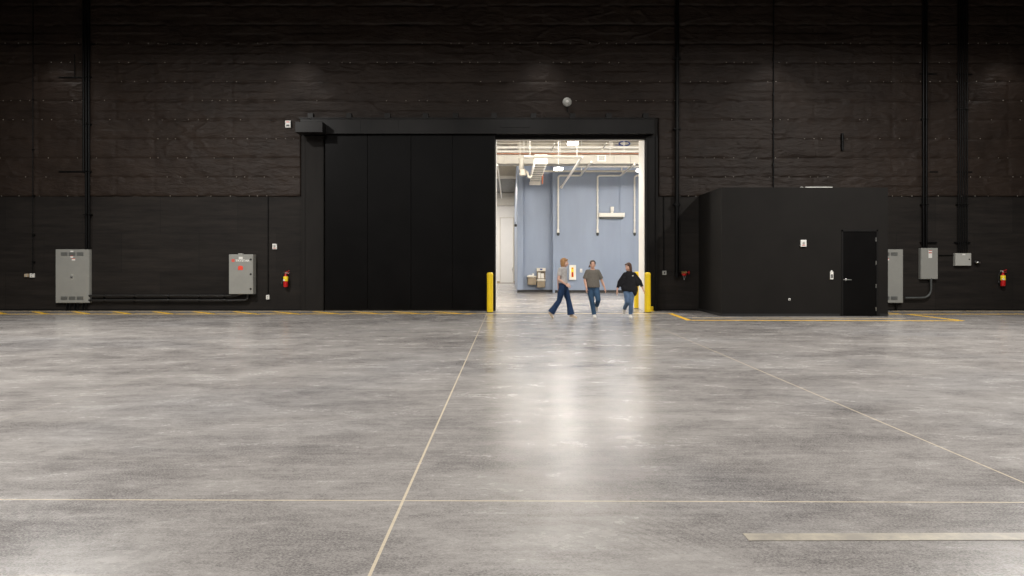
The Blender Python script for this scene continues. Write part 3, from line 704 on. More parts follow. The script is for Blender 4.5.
struct(bs.build('baseboard_inner', M['base_black'], sm=False))
fw = MB().box(RX0, bwx0+.1, 54, 54.2, 0, 9)
struct(fw.build('wall_inner_far', M['whitewall'], sm=False))
struct(MB().box(RX0, bwx0, 53.97, 54, 0, .14).build('baseboard_far', M['tan_plate'], sm=False))
struct(MB().box(RX0, bwx0, 44, 44.15, Z(177, 44), 9).build('wall_inner_soffit', M['deck'], sm=False))
cg = MB().box(RX0, bwx0, 44.1, 54, Z(177, 44)+.05, Z(177, 44)+.2)
for i in range(24): cg.box(RX0, bwx0, 44.3+i*.4, 44.45+i*.4, Z(177, 44), Z(177, 44)+.06)
struct(cg.build('ceiling_corridor', M['mesh_grey'], sm=False))
struct(MB().box(RX0, bwx0, 43.75, 44, Z(178.5, 43.8), Z(175.8, 43.8), .02).build('trim_3', M['cream'], sm=False))
struct(MB().box(RX0, bwx0, 53.5, 54, Z(205, 53.5), Z(192.5, 53.5), .02).box(RX0, bwx0, 53.3, 53.5, Z(198, 53.4), Z(192.8, 53.4), .02).build('trim_4', M['cream'], sm=False))
# far door in the corridor
fx0, fx1 = X(500.5, 53.95), X(513, 53.95)
d3 = empty('door_3', ((fx0+fx1)/2, 54, 0)); struct(d3)
put(MB().box(fx0, fx1, 53.93, 54, .02, 5.0, .01).build('door_leaf', M['whitewall']), d3)
put(MB().box(fx1, fx1+.06, 53.9, 54, 0, 5.05).box(fx0-.06, fx0, 53.9, 54, 0, 5.05).box(fx0-.06, fx1+.06, 53.9, 54, 5.0, 5.06).build('door_frame', M['cream'], sm=False), d3)
hx, hz = X(512.2, 53.9), Z(268.5, 53.9)
put(MB().tube([(hx-.02, 53.86, hz-.14), (hx+.03, 53.86, hz), (hx+.03, 53.92, hz+.12)], .03, 8).build('door_handle', M['steel']), d3)
# sensor on the corner
x, z = bwx0-.03, Z(225.6, 38)
tag(MB().box(x-.11, x+.03, 37.9, 38.02, z-.06, z+.07, .02).tube([(x-.06, 37.95, z), (x-.06, 37.95, z+.2)], .01, 6).build('motion_sensor', M['grey_dark'], origin=(x, 38, z)), 'small dark sensor on the corner of the blue wall by the corridor', 'sensor')

WPY = BWY-.3
# vertical conduits with drops, joined to runs that come from the ceiling
def vpipe(px, xr, yfar, label, tie):
    yy = WPY-.07; x = X(px, yy); z_ = Z(175.6, yy)
    pts = [(x, yy, Z(232, yy)), (x, yy, z_), (X(xr, yy), yy, z_), (X(xr, yy), yfar, z_)]
    o = MB().tube(bend(pts, .14), .046, 12).build('drop_conduit', M['pipe_white'], origin=pts[0]); tag(o, label, 'conduit', 'white conduits on the blue wall')
    put(MB().lathe([(.062, -.03), (.062, .14)], (x, yy, Z(232, yy)), 'Z', 14).build('coupling', M['pipe_white']), o)
    put(MB().lathe([(.03, -.03), (.075, -.05), (.06, -.16), (.02, -.19)], (x, yy-.01, Z(232, yy)), 'Z', 14).build('plug', M['grey_dark']), o)
    each('pipe_strap', M['pipe_white'], o, [(x-.06, x+.06, yy-.01, WPY-.001, Z(pz, yy)-.015, Z(pz, yy)+.015, .004) for pz in (190, 205, 220)])
    if tie:
        put(MB().tube([(X(xr, yy), yy-.6, z_), (X(xr, yy), yy-.6, CZ-.05)], .018, 8).build('hanger_rod', M['pipe_white']), o)
    return o
vpipe(558.2, 580.3, 31.0, 'white conduit left of the projector screen housing, above the cabinet', True)
vpipe(597.6, 620.3, 31.8, 'white conduit touching the left end of the screen housing', True)
vpipe(634.6, 652, 31.8, 'white conduit nearest the right jamb of the opening', False)
# projector screen housing and its mount
yy = WPY-.16; xa, xb = X(599.3, yy), X(624.2, yy)
r = empty('screen_housing', ((xa+xb)/2, WPY, Z(217, yy))); tag(r, 'long white projector screen housing mounted high on the blue wall', 'screen housing')
put(MB().box(xa, xb, yy-.05, WPY-.001, Z(217, yy), Z(212.9, yy), .03).build('housing', M['pipe_white']), r)
put(MB().box(xa+.04, xb-.04, yy, WPY-.02, Z(218.8, yy), Z(217, yy)+.01, .01).build('roller_slot', M['grey_dark']), r)
each('end_cap', M['pipe_white'], r, [(xa-.02, xa+.01, yy-.06, WPY-.001, Z(217.2, yy), Z(212.7, yy), .01), (xb-.01, xb+.02, yy-.06, WPY-.001, Z(217.2, yy), Z(212.7, yy), .01)])
tag(MB().box(X(610.6, yy), X(613.9, yy), yy-.02, WPY-.001, Z(211.5, yy), Z(206.7, yy), .015).box(X(611.2, yy), X(613.4, yy), yy+.02, WPY-.001, Z(212.9, yy), Z(211.3, yy)).build('control_box', M['pipe_white'], origin=(X(612, yy), WPY, Z(211.5, yy))), 'small white box directly above the screen housing', 'control box')
tag(MB().tube([(X(619.8, yy), WPY-.03, Z(164, yy)), (X(619.8, yy), WPY-.03, Z(212.9, yy)+.01)], .014, 8).build('cable', M['blue'], origin=(X(619.8, yy), WPY-.03, Z(200, yy))), 'thin blue painted cable down to the screen housing', 'cable')
# long pipe that turns to run into the wall, with rods
Yp = 25.8; zp = Z(157.2, Yp); xp = X(582, Yp)
o = MB().tube(bend([(X(524, Yp), Yp, zp), (xp, Yp, zp), (xp, WPY-.02, zp)], .1), .052, 14).build('overhead_pipe', M['pipe_white'], origin=(xp, Yp, zp))
tag(o, 'long white pipe that runs across the opening then turns back to the blue wall', 'pipe')
each('hanger_rod', M['pipe_white'], o, [(lambda m, q=q: m.tube([(X(q, Yp), Yp, zp), (X(q, Yp), Yp, CZ-.05)], .022, 8)) for q in (577, 530)])
put(MB().lathe([(.075, -.04), (.075, .06)], (xp, WPY-.06, zp), 'Y', 16).build('wall_flange', M['pipe_white']), o)
# conduit tray
Yt = 34.6; zt1 = Z(166.6, Yt)
o = MB().tube([(X(576, Yt), Yt, zt1), (X(655, Yt), Yt, zt1)], .045, 12).build('overhead_pipe', M['pipe_white'], origin=(X(576, Yt), Yt, zt1)); tag(o, 'white pipe just below the rectangular duct, in front of the blue wall', 'pipe')
each('drop', M['pipe_white'], o, [(lambda m, q=q: m.tube([(X(q, Yt), Yt, zt1), (X(q, Yt), Yt, 6.04)], .03, 10)) for q in (581.5, 621.5)])
o = MB().tube([(X(536, 35.5), 35.5, Z(171.2, 35.5)), (X(655, 35.5), 35.5, Z(171.2, 35.5))], .05, 12).build('overhead_pipe', M['cream'], origin=(X(536, 35.5), 35.5, Z(171.2, 35.5))); tag(o, 'lowest cream pipe crossing close to the top of the blue wall', 'pipe')
for px, py, rr, Yq, mt, lb in ((0, 147.4, .065, 33.6, 'pipe_white', 'upper white sprinkler pipe under the pale ceiling deck'), (0, 151.4, .06, 33.2, 'pipe_white', 'lower white sprinkler pipe just above the duct'), (0, 153.8, .022, 32.9, 'copper', 'thin copper line above the rectangular duct')):
    z = Z(py, Yq); o = MB().tube([(RX0, Yq, z), (RX1, Yq, z)], rr, 12).build('sprinkler_pipe' if mt != 'copper' else 'copper_line', M[mt], origin=(2, Yq, z)); tag(o, lb, 'pipe')
    if mt != 'copper':
        for qx in ((528, 612, 660) if py < 150 else (524, 624)):
            put(MB().tube([(X(qx, Yq), Yq, z), (X(qx, Yq), Yq, CZ-.05)], .02, 8).lathe([(rr+.02, -.05), (rr+.02, .05)], (X(qx, Yq), Yq, z), 'X', 12).build('hanger', M['pipe_white']), o)
for px0, py0, px1, py1, lb in ((551.3, 151.4, 555, 143.5, 'left branch pipe slanting up to the ceiling deck'), (602.2, 148.8, 607.5, 143.2, 'right branch pipe slanting up to the ceiling deck')):
    Ya = 33.4; z = Z(py0, Ya); yb_ = (z-H)*F/(CY-py1)
    o = MB().tube([(X(px0, Ya), Ya, z), (X(px0, Ya), yb_, z)], .03, 10).ell((X(px0, Ya), Ya, z-.02), (.05, .05, .06), sub=2).build('branch_pipe', M['pipe_white'], origin=(X(px0, Ya), Ya, z)); tag(o, lb, 'pipe', 'sprinkler branch pipes')
# joists under the ceiling deck
for i, yj in enumerate((24.6, 28.4, 32.2, 35.7)):
    mb = MB().box(RX0, RX1, yj-.06, yj+.06, CZ-.12, CZ-.05).box(RX0, RX1, yj-.05, yj+.05, CZ-.62, CZ-.56)
    n = 40; wdt = (RX1-RX0)/n
    for q in range(n):
        a = RX0+q*wdt; zz = (CZ-.58, CZ-.1) if q % 2 else (CZ-.1, CZ-.58)
        mb.tube([(a, yj, zz[0]), (a+wdt, yj, zz[1])], .018, 6)
    if i < 3 : pass
    tag(mb.build('roof_joist', M['cream'], origin=(2.5, yj, CZ-.05)), 'cream open web roof joist under the ceiling deck of the lit room', 'joist', 'roof joists of the lit room') if i == 3 else bpy.data.meshes.remove(mb.build('x', M['cream']).data)
# big duct
Yd = 32.0
r = empty('rectangular_duct', (2.5, Yd, Z(163.6, Yd))); tag(r, 'long cream rectangular duct across the top of the lit room', 'duct')
put(MB().box(RX0, RX1, Yd, Yd+.75, Z(163.6, Yd), Z(155, Yd), .01).build('duct_body', M['duct']), r)
each('duct_flange', M['duct'], r, [(X(px, Yd)-.025, X(px, Yd)+.025, Yd-.03, Yd+.78, Z(163.9, Yd), Z(154.7, Yd), .004) for px in (505, 537, 568, 595, 615, 631, 648)])
gx, gz = X(601.6, Yd), Z(158.2, Yd)
put(MB().box(gx-.19, gx+.19, Yd-.03, Yd+.001, gz-.14, gz+.14, .005).build('grille_frame', M['pipe_white']), r)
mb = MB()
for i in range(7): mb.box(gx-.14, gx+.14, Yd-.04, Yd-.028, gz-.105+i*.032, gz-.088+i*.032)
put(mb.build('grille', M['grey_dark'], sm=False), r)
each('hanger_rod', M['pipe_white'], r, [(lambda m, px=px: m.tube([(X(px, Yd), Yd-.02, Z(156, Yd)), (X(px, Yd), Yd-.02, CZ-.05)], .014, 6)) for px in (520, 560, 610, 640)])
# segmented branch duct going back to the wall
r = empty('branch_duct', (1.4, 29, 5.7)); tag(r, 'pale ribbed branch duct hanging below the big duct, left in the lit room', 'duct')
ya, ybk = 29.3, WPY+.1; zb = Z(163.3, ya)
xa, xb = X(535.5, ya), X(546.5, ya)
put(MB().box(xa, xb, ya, ybk, zb, zb+.33, .01).build('duct_body', M['duct']), r)
each('duct_flange', M['pipe_white'], r, [(xa-.035, xb+.035, ya+i*(ybk-ya)/8.4-.03, ya+i*(ybk-ya)/8.4+.03, zb-.035, zb+.36, .005) for i in range(9)])
mb = MB().box(xa-.06, xb+.05, ybk-.12, ybk+.02, zb-.16, zb, .01)
put(mb.build('end_collar', M['pipe_white']), r)
# valve cluster left of the branch duct
Yv = 31.3
r = empty('valve_assembly', (X(523, Yv), Yv, Z(172, Yv))); tag(r, 'cluster of pale fittings and curved pipe left of the ribbed branch duct', 'valve assembly')
put(MB().tube([(X(521.5, Yv), Yv, Z(158, Yv)), (X(521.5, Yv), Yv, Z(172, Yv))], .12, 14).build('vertical_pipe', M['duct']), r)
put(MB().lathe([(.09, -.16), (.15, -.13), (.15, .1), (.1, .14)], (X(522.8, Yv), Yv-.05, Z(172.5, Yv)), 'Z', 18).build('valve_body', M['cream']), r)
put(MB().tube(bend([(X(522.5, Yv), Yv, Z(172, Yv)), (X(527, Yv), Yv, Z(171, Yv)), (X(529, Yv), Yv, Z(178, Yv)), (X(532, Yv), Yv, Z(176, Yv))], .14), .05, 10).build('curved_pipe', M['cream']), r)
put(MB().lathe([(.08, -.03), (.08, .03)], (X(519.6, Yv), Yv-.05, Z(171.5, Yv)), 'X', 16).build('hand_wheel', M['grey_dark']), r)
Yv = 33.5
tag(MB().tube([(X(542.4, Yv), Yv, Z(172, Yv)), (X(542.4, Yv), Yv, Z(184, Yv))], [.055, .03], 10).ell((X(542.2, Yv), Yv, Z(173, Yv)), (.09, .06, .05)).build('copper_drop', M['copper'], origin=(X(542, Yv), Yv, Z(184, Yv))), 'short copper drop beside the end of the ribbed branch duct', 'pipe')
# thin pipe in the corridor top
tag(MB().tube([(X(497.6, 30), 30, Z(165, 30)), (X(501.5, 36), 36, Z(198, 36))], .03, 8).build('hanging_cable', M['pipe_white'], origin=(X(501.5, 36), 36, Z(198, 36))), 'thin white line slanting down in front of the corridor ceiling', 'cable')
# coiled blue cable
Yc2 = 34.8; mb = MB(); cx_, cz_ = X(624.5, Yc2), CZ-.24
for q in range(3):
    mb.tube([(cx_+math.cos(t*2*PI/22)*(.24+.02*q), Yc2+.02*q, cz_+math.sin(t*2*PI/22)*(.1+.01*q)) for t in range(22)]+[(cx_+(.24+.02*q), Yc2+.02*q, cz_)], .022, 6)
mb.tube([(cx_-.2, Yc2, cz_-.09), (cx_-.5, Yc2, cz_-.08)], .02, 6)
tag(mb.build('cable_coil', M['blue_cable'], origin=(cx_, Yc2, cz_)), 'dark blue coiled cable under the ceiling deck at top right', 'cable')
# visible luminaires
def high_bay(px, py, Y, wpx, label, rod=True):
    w = wpx*Y/F; x = X(px, Y); z = Z(py, Y)
    r = empty('high_bay_light', (x, Y, z)); tag(r, label, 'ceiling light', 'lit lamps in the bright room')
    put(MB().box(x-w/2, x+w/2, Y-.14, Y+.14, z+.02, z+.055, .008).build('lamp_body', M['pipe_white']), r)
    put(MB().box(x-w/2+.01, x+w/2-.01, Y-.15, Y+.15, z-.045, z+.025, .01).build('lens', M['lamp']), r)
    put(MB().box(x-.05, x+.05, Y-.05, Y+.05, z+.053, z+.10, .008).build('driver', M['pipe_white']), r)
    put(MB().tube([(x, Y, z+.17), (x, Y, CZ-.05)], .012, 6).build('hanger_rod', M['pipe_white']), r)
high_bay(572.8, 143.2, 23.6, 11, 'glowing lamp at the very top of the opening, above the long white pipe')
high_bay(558.3, 168.9, 28.7, 9.2, 'glowing lamp below the duct, left of the slanting white pipe')
high_bay(641.5, 170.2, 28.6, 10, 'glowing lamp at the right edge of the opening')

# things on the blue wall
RY = BWY+.15
def box_open(x0, x1, z0, z1, label, inner):
    r = empty('wall_rack', ((x0+x1)/2, RY, z0)); tag(r, label, 'document box', 'tan document boxes on the blue wall')
    d = .32
    mb = MB().box(x0, x1, RY-d, RY-d+.02, z0, z1-.06, .004).box(x0, x0+.02, RY-d, RY-.001, z0, z1, .003).box(x1-.02, x1, RY-d, RY-.001, z0, z1, .003).box(x0, x1, RY-.02, RY-.001, z0, z1, .003).box(x0, x1, RY-d, RY, z0, z0+.02, .003)
    put(mb.build('bin', M['tan_box']), r)
    put(MB().box(x0-.02, x1+.02, RY-d-.015, RY-.001, z1-.04, z1+.02, .01).build('rim', M['cream']), r)
    put(MB().box(x0+.07, x1-.07, RY-d-.012, RY-d+.002, z0+.07, z1-.13, .004).build('front_panel', M['tan_box']), r)
    return r
def B(px): return X(px, RY-.3)
def BZ(py): return Z(py, RY-.3)
box_open(B(527.6), B(536.2), BZ(285), BZ(276.3), 'lower left tan bin on the blue wall, beside the stacked pair', 0)
box_open(B(536.9), B(545.3), BZ(287.6), BZ(280.0), 'lowest tan bin of the stacked pair on the blue wall', 0)
r = empty('wall_rack', (B(541), RY, BZ(279))); tag(r, 'upper open tan rack with papers, topmost on the blue wall', 'document box', 'tan document boxes on the blue wall')
mb = MB().box(B(537), B(537.9), RY-.3, RY-.001, BZ(279), BZ(268.4), .004).box(B(544.5), B(545.4), RY-.3, RY-.001, BZ(279), BZ(268.4), .004).box(B(537), B(545.4), RY-.04, RY-.001, BZ(279), BZ(268.4), .003).box(B(537), B(545.4), RY-.3, RY, BZ(279), BZ(278.3), .003)
put(mb.build('rack_body', M['tan_box']), r)
put(MB().box(B(536.8), B(545.6), RY-.32, RY-.001, BZ(271.2), BZ(268), .01).build('top_tray', M['cream']), r)
put(MB().box(B(538.2), B(540.6), RY-.25, RY-.05, BZ(278.3), BZ(272.6)).box(B(541.2), B(544), RY-.22, RY-.05, BZ(278.3), BZ(273.4)).build('papers', M['white'], sm=False), r)
put(MB().box(B(540), B(542.4), RY-.335, RY-.31, BZ(270), BZ(268.6)).build('blue_tag', M['blue_cable'], sm=False), r)
for xq, zq, wq, lb in ((B(531), BZ(276.3)+.02, .3, 'white papers heaped in the lower left tan bin'), (B(541), BZ(280)+.02, .34, 'white papers heaped in the lowest tan bin')):
    mb = MB(); rn = random.Random(5)
    for q in range(5): mb.box(xq-wq/2+rn.uniform(-.03, .03), xq+wq/2+rn.uniform(-.05, .03), RY-.28, RY-.08, zq-.10+q*.03, zq-.075+q*.03)
    mb.box(xq+wq/4, xq+wq/2, RY-.2, RY-.12, zq, zq+.12, .01)
    tag(mb.build('paper_stack', M['white'], sm=False, origin=(xq, RY-.18, zq-.1)), lb, 'papers')
# extinguisher cabinet
FY = WPY; xa, xb, za, zb = X(569.2, FY-.12), X(576.0, FY-.12), Z(280, FY-.12), Z(265, FY-.12)
r = empty('extinguisher_cabinet', ((xa+xb)/2, FY, za)); tag(r, 'white wall cabinet with a fire extinguisher behind its slot, beside the leftmost person', 'cabinet')
put(MB().box(xa, xb, FY-.14, FY-.001, za, zb, .01).build('cabinet_body', M['pipe_white']), r)
put(MB().box(xa+.02, xb-.02, FY-.155, FY-.139, za+.02, zb-.02, .006).build('cabinet_door', M['pipe_white']), r)
xm = (xa+xb)/2-.01
put(MB().box(xm-.06, xm+.06, FY-.158, FY-.153, za+.14, zb-.12).build('viewing_slot', M['tag_yellow'], sm=False), r)
put(MB().box(xm-.045, xm+.045, FY-.163, FY-.157, za+.16, za+.40, .003).build('extinguisher_tank', M['red']), r)
put(MB().box(xm-.03, xm+.03, FY-.163, FY-.157, zb-.2, zb-.14, .003).build('extinguisher_valve', M['red']), r)
plate('thermostat', 581, 270.6, .12, .19, .05, WPY, M['white'], 'small white thermostat between the extinguisher cabinet and the middle person', 'thermostat',
      lambda r, x, y, z: put(MB().box(x-.03, x+.03, y-.004, y+.001, z-.05, z+.0, .002).build('display', M['light_grey']), r))

#PEOPLE-BEGIN
# ------------------------------------------------------------------ people
def cap(mb, p, q, r0, r1, n=16):
    p, q = Vector(p), Vector(q); mb.tube([p, q], [r0, r1], n); mb.ell(p, (r0,)*3, sub=2); mb.ell(q, (r1,)*3, sub=2)
def chain(mb, pts, rad):
    for i in range(len(pts)-1): cap(mb, pts[i], pts[i+1], rad[i], rad[i+1])
def remeshed(mb, name, mat, parent, vox, it=4, fac=.5):
    bmesh.ops.recalc_face_normals(mb.bm, faces=mb.bm.faces[:])
    me = bpy.data.meshes.new(name); mb.bm.to_mesh(me); mb.bm.free()
    o = bpy.data.objects.new(name, me); C.objects.link(o)
    m = o.modifiers.new('r', 'REMESH'); m.mode = 'VOXEL'; m.voxel_size = vox; m.use_smooth_shade = True
    if it:
        s = o.modifiers.new('s', 'SMOOTH'); s.factor = fac; s.iterations = it
    bpy.context.view_layer.update()
    me2 = bpy.data.meshes.new_from_object(o.evaluated_get(bpy.context.evaluated_depsgraph_get()))
    bpy.data.objects.remove(o); me2.materials.clear()
    for p in me2.polygons: p.use_smooth = True
    me2.name = name
    o = link(name, me2, None, (mat,))
    return o
def hand(mb, wrist, d, side, nrm, k=1.0, curl=.5):
    """palm, four fingers of unequal length and a thumb leaving the side of the palm; side points to the thumb"""
    d, side, nrm = Vector(d).normalized(), Vector(side), Vector(nrm)
    side = (side-d*side.dot(d)).normalized(); nrm = d.cross(side)*(1 if d.cross(side).dot(nrm) > 0 else -1)
    rot = Matrix((side, d, nrm)).transposed()
    mb.ell(wrist+d*.048*k, (.040*k, .052*k, .015*k), rot, 3)
    mb.ell(wrist+d*.03*k+side*.018*k+nrm*.006*k, (.018*k, .03*k, .014*k), rot, 2)
    for i, (off, L) in enumerate(((.029, .068), (.010, .077), (-.010, .071), (-.029, .055))):
        p = wrist+d*(.085-.004*abs(i-1))*k+side*off*k; dd = (d+side*off*3.2).normalized(); a = 0
        pts = [p-dd*.02*k]; q = p
        pts.append(q)
        for s_, c in ((.45, .25), (.32, .55), (.23, .45)):
            a += curl*c*1.6; v = dd*math.cos(a)+nrm*math.sin(a); q = q+v*L*s_*k; pts.append(q)
        chain(mb, pts, [.0095*k, .0095*k, .0088*k, .0078*k, .0066*k])
    p = wrist+d*.028*k+side*.034*k; v = (d*.75+side*.62+nrm*.25).normalized()
    p1 = p+v*.034*k; v2 = (d*.95+side*.22+nrm*.35).normalized(); p2 = p1+v2*.028*k; p3 = p2+(v2+nrm*.3).normalized()*.02*k
    chain(mb, [p-v*.012*k, p, p1, p2, p3], [.013*k, .0125*k, .0105*k, .009*k, .0075*k])
SK = {}
def cloth(name, c, var=.18, scale=14, bump=.4): return simple(name, c, .85, var=var, scale=scale, bump=bump, bscale=25, spec=.2)
SK['skin'] = simple('skin', (.62, .36, .26), .5, var=.05, scale=8)
SK['skin2'] = simple('fair_skin', (.60, .36, .27), .5, var=.05, scale=8)
SK['lips'] = simple('lips', (.42, .11, .09), .45)
SK['eye'] = simple('eye_white', (.75, .72, .68), .2); SK['iris'] = simple('iris', (.04, .03, .02), .2)
SK['brow'] = simple('eyebrow', (.06, .035, .02), .8)
SK['blonde'] = simple('blonde_hair', (.36, .19, .075), .55, var=.3, scale=20, stretch=(3, 3, .6), bump=.5, bscale=30)
SK['darkhair'] = simple('dark_hair', (.045, .027, .018), .5, var=.3, scale=20, stretch=(3, 3, .6), bump=.5, bscale=30)
SK['brownhair'] = simple('brown_hair', (.085, .04, .022), .5, var=.3, scale=20, stretch=(3, 3, .6), bump=.5, bscale=30)
SK['grey_tee'] = cloth('light_grey_cotton', (.43, .41, .395)); SK['taupe'] = cloth('taupe_knit', (.155, .14, .12), .25, 60)
SK['black'] = cloth('black_knit', (.014, .014, .016), .2); SK['cream'] = cloth('cream_cotton', (.6, .55, .48), .1)
SK['jeans_dark'] = cloth('dark_denim', (.018, .040, .095), .25, 9); SK['jeans'] = cloth('mid_denim', (.042, .085, .150), .3, 9); SK['jeans_light'] = cloth('washed_denim', (.10, .155, .25), .3, 9)
SK['shoe'] = simple('white_shoe', (.72, .68, .62), .5); SK['tan_shoe'] = simple('tan_shoe', (.55, .42, .30), .5); SK['badge'] = simple('badge_white', (.85, .85, .82), .4)

def person(px, Y, alpha, k, cfg, label):
    base = Vector((X(px, Y), Y, 0)); fwd = Vector((math.cos(alpha), math.sin(alpha), 0)); left = Vector((-fwd.y, fwd.x, 0)); up = Vector((0, 0, 1))
    def W(s, f, u): return base+(left*s+fwd*f+up*u)
    sc_ = k
    HP, CH, NK = [Vector(v) for v in cfg['spine']]         # pelvis centre, chest centre, base of neck in body frame
    def ringset(rr, infl=0.0, n=28):
        out = []
        for (u, rs, rf, ds, df) in rr:
            out.append([W(ds+(rs+infl)*math.cos(2*PI*i/n), df+(rf+infl)*math.sin(2*PI*i/n), u) for i in range(n)])
        return out
    def spine_at(u):
        pts = [HP, CH, NK]
        if u <= HP.z: return HP.x, HP.y
        for a, b_ in ((HP, CH), (CH, NK)):
            if u <= b_.z:
                t = (u-a.z)/(b_.z-a.z); return a.x+(b_.x-a.x)*t, a.y+(b_.y-a.y)*t
        return NK.x, NK.y
    def torso(prof, infl=0.0):
        rr = []
        for u, rs, rf in prof:
            ds, df = spine_at(u*sc_); rr.append((u*sc_, rs*sc_, rf*sc_, ds, df))
        return ringset(rr, infl)
    body_prof = [(.80, .08, .07), (.86, .155, .105), (.92, .165, .115), (1.0, .145, .10), (1.08, .125, .092), (1.18, .132, .100), (1.27, .125, .092), (1.33, .085, .07), (1.385, .06, .05), (1.40, .05, .05)]
    mb = MB(); mb.rings(torso(body_prof))
    hd = Vector(cfg['head']); hc = W(*hd); nk = W(*NK)
    hy = alpha+cfg.get('head_yaw', 0); hf = Vector((math.cos(hy), math.sin(hy), -cfg.get('head_pitch', 0.0))).normalized(); hl = Vector((-math.sin(hy), math.cos(hy), 0)); hu = hf.cross(hl)*-1
    hu = hl.cross(hf)*-1 if (hl.cross(hf)*-1).z > 0 else hl.cross(hf)
    def Hd(x, y, z): return hc+(hl*x+hf*y+hu*z)*sc_*1.03
    R = Matrix((hl, hf, hu)).transposed()
    cap(mb, nk-up*.03, Hd(0, -.02, -.06), .055*sc_, .052*sc_)
    def he(m, c, r, sub=3): m.ell(Hd(*c), tuple(v*sc_*1.03 for v in r), R, sub)
    he(mb, (0, -.012, .022), (.072, .092, .090)); he(mb, (0, .018, -.03), (.061, .068, .082)); he(mb, (0, .034, -.078), (.040, .042, .032))
    he(mb, (0, .093, -.030), (.013, .021, .017), 2); he(mb, (0, .086, -.008), (.010, .017, .028), 2); he(mb, (0, .062, -.088), (.02, .018, .014), 2)
    for s in (-1, 1):
        he(mb, (s*.072, -.004, -.018), (.009, .019, .030), 2); he(mb, (s*.034, .052, -.034), (.022, .026, .022), 2); he(mb, (s*.03, .066, .022), (.024, .016, .008), 2)
    he(mb, (0, .076, -.066), (.024, .012, .012), 2)
    # arms and hands
    arms = cfg['arms']
    for (s, sh, el, wr, hdv, curl) in arms:
        a, b_, c = W(*sh), W(*el), W(*wr)
        chain(mb, [W(sh[0]*.55, sh[1], sh[2]-.03), a, a.lerp(b_, .5), b_, b_.lerp(c, .45), c], [.032*sc_, .042*sc_, .041*sc_, .036*sc_, .036*sc_, .024*sc_])
        d = (left*hdv[0]+fwd*hdv[1]+up*hdv[2]).normalized()
        hand(mb, c, d, fwd+left*(-s*.2), left*(-s), sc_, curl)
    legs = cfg['legs']
    for (s, hp, kn, an, toe) in legs:
        a, b_, c = W(*hp), W(*kn), W(*an); t = W(*toe)
        chain(mb, [a, a.lerp(b_, .5), b_, b_.lerp(c, .35), c], [.085*sc_, .072*sc_, .052*sc_, .052*sc_, .034*sc_])
        chain(mb, [c, c.lerp(t, .35)], [.030*sc_, .018*sc_])
    p = remeshed(mb, 'person', cfg['skin'], None, .0055, 3)
    p['label'] = label; p['category'] = 'person'
    # move the origin to the ground under the person
    p.data.transform(Matrix.Translation(-base)); p.location = base
    def kid(o): o.parent = p; o.matrix_parent_inverse = Matrix.Translation(-base); return o
    for s in (-1, 1):
        e = MB(); he(e, (s*.029, .0715, .003), (.0120, .0100, .0065), 2); ey = kid(e.build('eye', SK['eye']))
        e = MB(); he(e, (s*.029, .0795, .003), (.0050, .0030, .0050), 2); io = e.build('iris', SK['iris']); io.parent = ey
        e = MB(); he(e, (s*.031, .0790, .023), (.018, .006, .0032), 2); kid(e.build('eyebrow', SK['brow']))
    e = MB(); he(e, (0, .0850, -.064), (.025, .006, .0040), 2); he(e, (0, .0845, -.0695), (.022, .007, .0048), 2); kid(remeshed(e, 'mouth', SK['lips'], None, .003, 1))
    # hair
    h = MB(); cfg['hair'](h, he, Hd, sc_); kid(remeshed(h, 'hair', cfg['haircol'], None, .008, 3))
    # jeans
    j = MB(); jp = [(.76, .09, .08), (.82, .165, .115), (.88, .178, .125), (.94, .172, .122), (1.0, .152, .108)]
    j.rings(torso(jp))
    fl = cfg['flare']
    for (s, hp, kn, an, toe) in legs:
        a, b_, c = W(*hp), W(*kn), W(*an); c2 = b_.lerp(c, cfg.get('hem', .97))
        chain(j, [a, a.lerp(b_, .5), b_, b_.lerp(c2, .5)], [.100*sc_, .088*sc_, .068*sc_, (.062+fl*.35)*sc_])
        mid = b_.lerp(c2, .5); j.tube([mid, mid.lerp(c2, .5), c2], [(.062+fl*.35)*sc_, (.058+fl*.7)*sc_, (.056+fl)*sc_], 20)
        # wrinkles behind the knee and at the hem
        for t_ in (.92, 1.0, 1.10):
            q = a.lerp(b_, t_) if t_ <= 1 else b_.lerp(c2, t_-1)
            j.ell(q, (.074*sc_, .072*sc_, .014*sc_), sub=2)
    kid(remeshed(j, 'jeans', cfg['jeans'], None, .0085, 2))
    # top
    t = MB(); t.rings(torso(cfg['top_prof']))
    for (s, sh, el, wr, hdv, curl) in arms:
        a, b_, c = W(*sh), W(*el), W(*wr); L = cfg['sleeve']
        r0, r1 = cfg['sleeve_r']
        cap(t, W(sh[0]*.45, sh[1], sh[2]+.005), a, .058*sc_, r0*.95*sc_)
        if L <= 1: t.tube([a, a.lerp(b_, L*.5), a.lerp(b_, L)], [r0*sc_, (r0+r1)/2*sc_, r1*sc_], 18)
        else:
            t.tube([a, a.lerp(b_, .5), b_, b_.lerp(c, .5*(L-1)), b_.lerp(c, L-1)], [r0*sc_, r0*.95*sc_, (r0+r1)/2*sc_, r1*1.05*sc_, r1*sc_], 18); t.ell(b_, ((r0+r1)/2*sc_,)*3, sub=2)
        t.ell(a, (r0*sc_,)*3, sub=2)
    if 'drape' in cfg: cfg['drape'](t, W, sc_)
    tp = kid(remeshed(t, cfg['top_name'], cfg['top'], None, .0085, 2))
    for nm, mt, c0, sz in cfg.get('marks', ()):
        q = W(*c0); e = MB(); Rm = Matrix((left, fwd, up)).transposed(); e.ell(q, sz, Rm, 2); o = e.build(nm, mt); o.parent = tp; o.matrix_parent_inverse = tp.matrix_parent_inverse.copy() if False else Matrix.Identity(4)
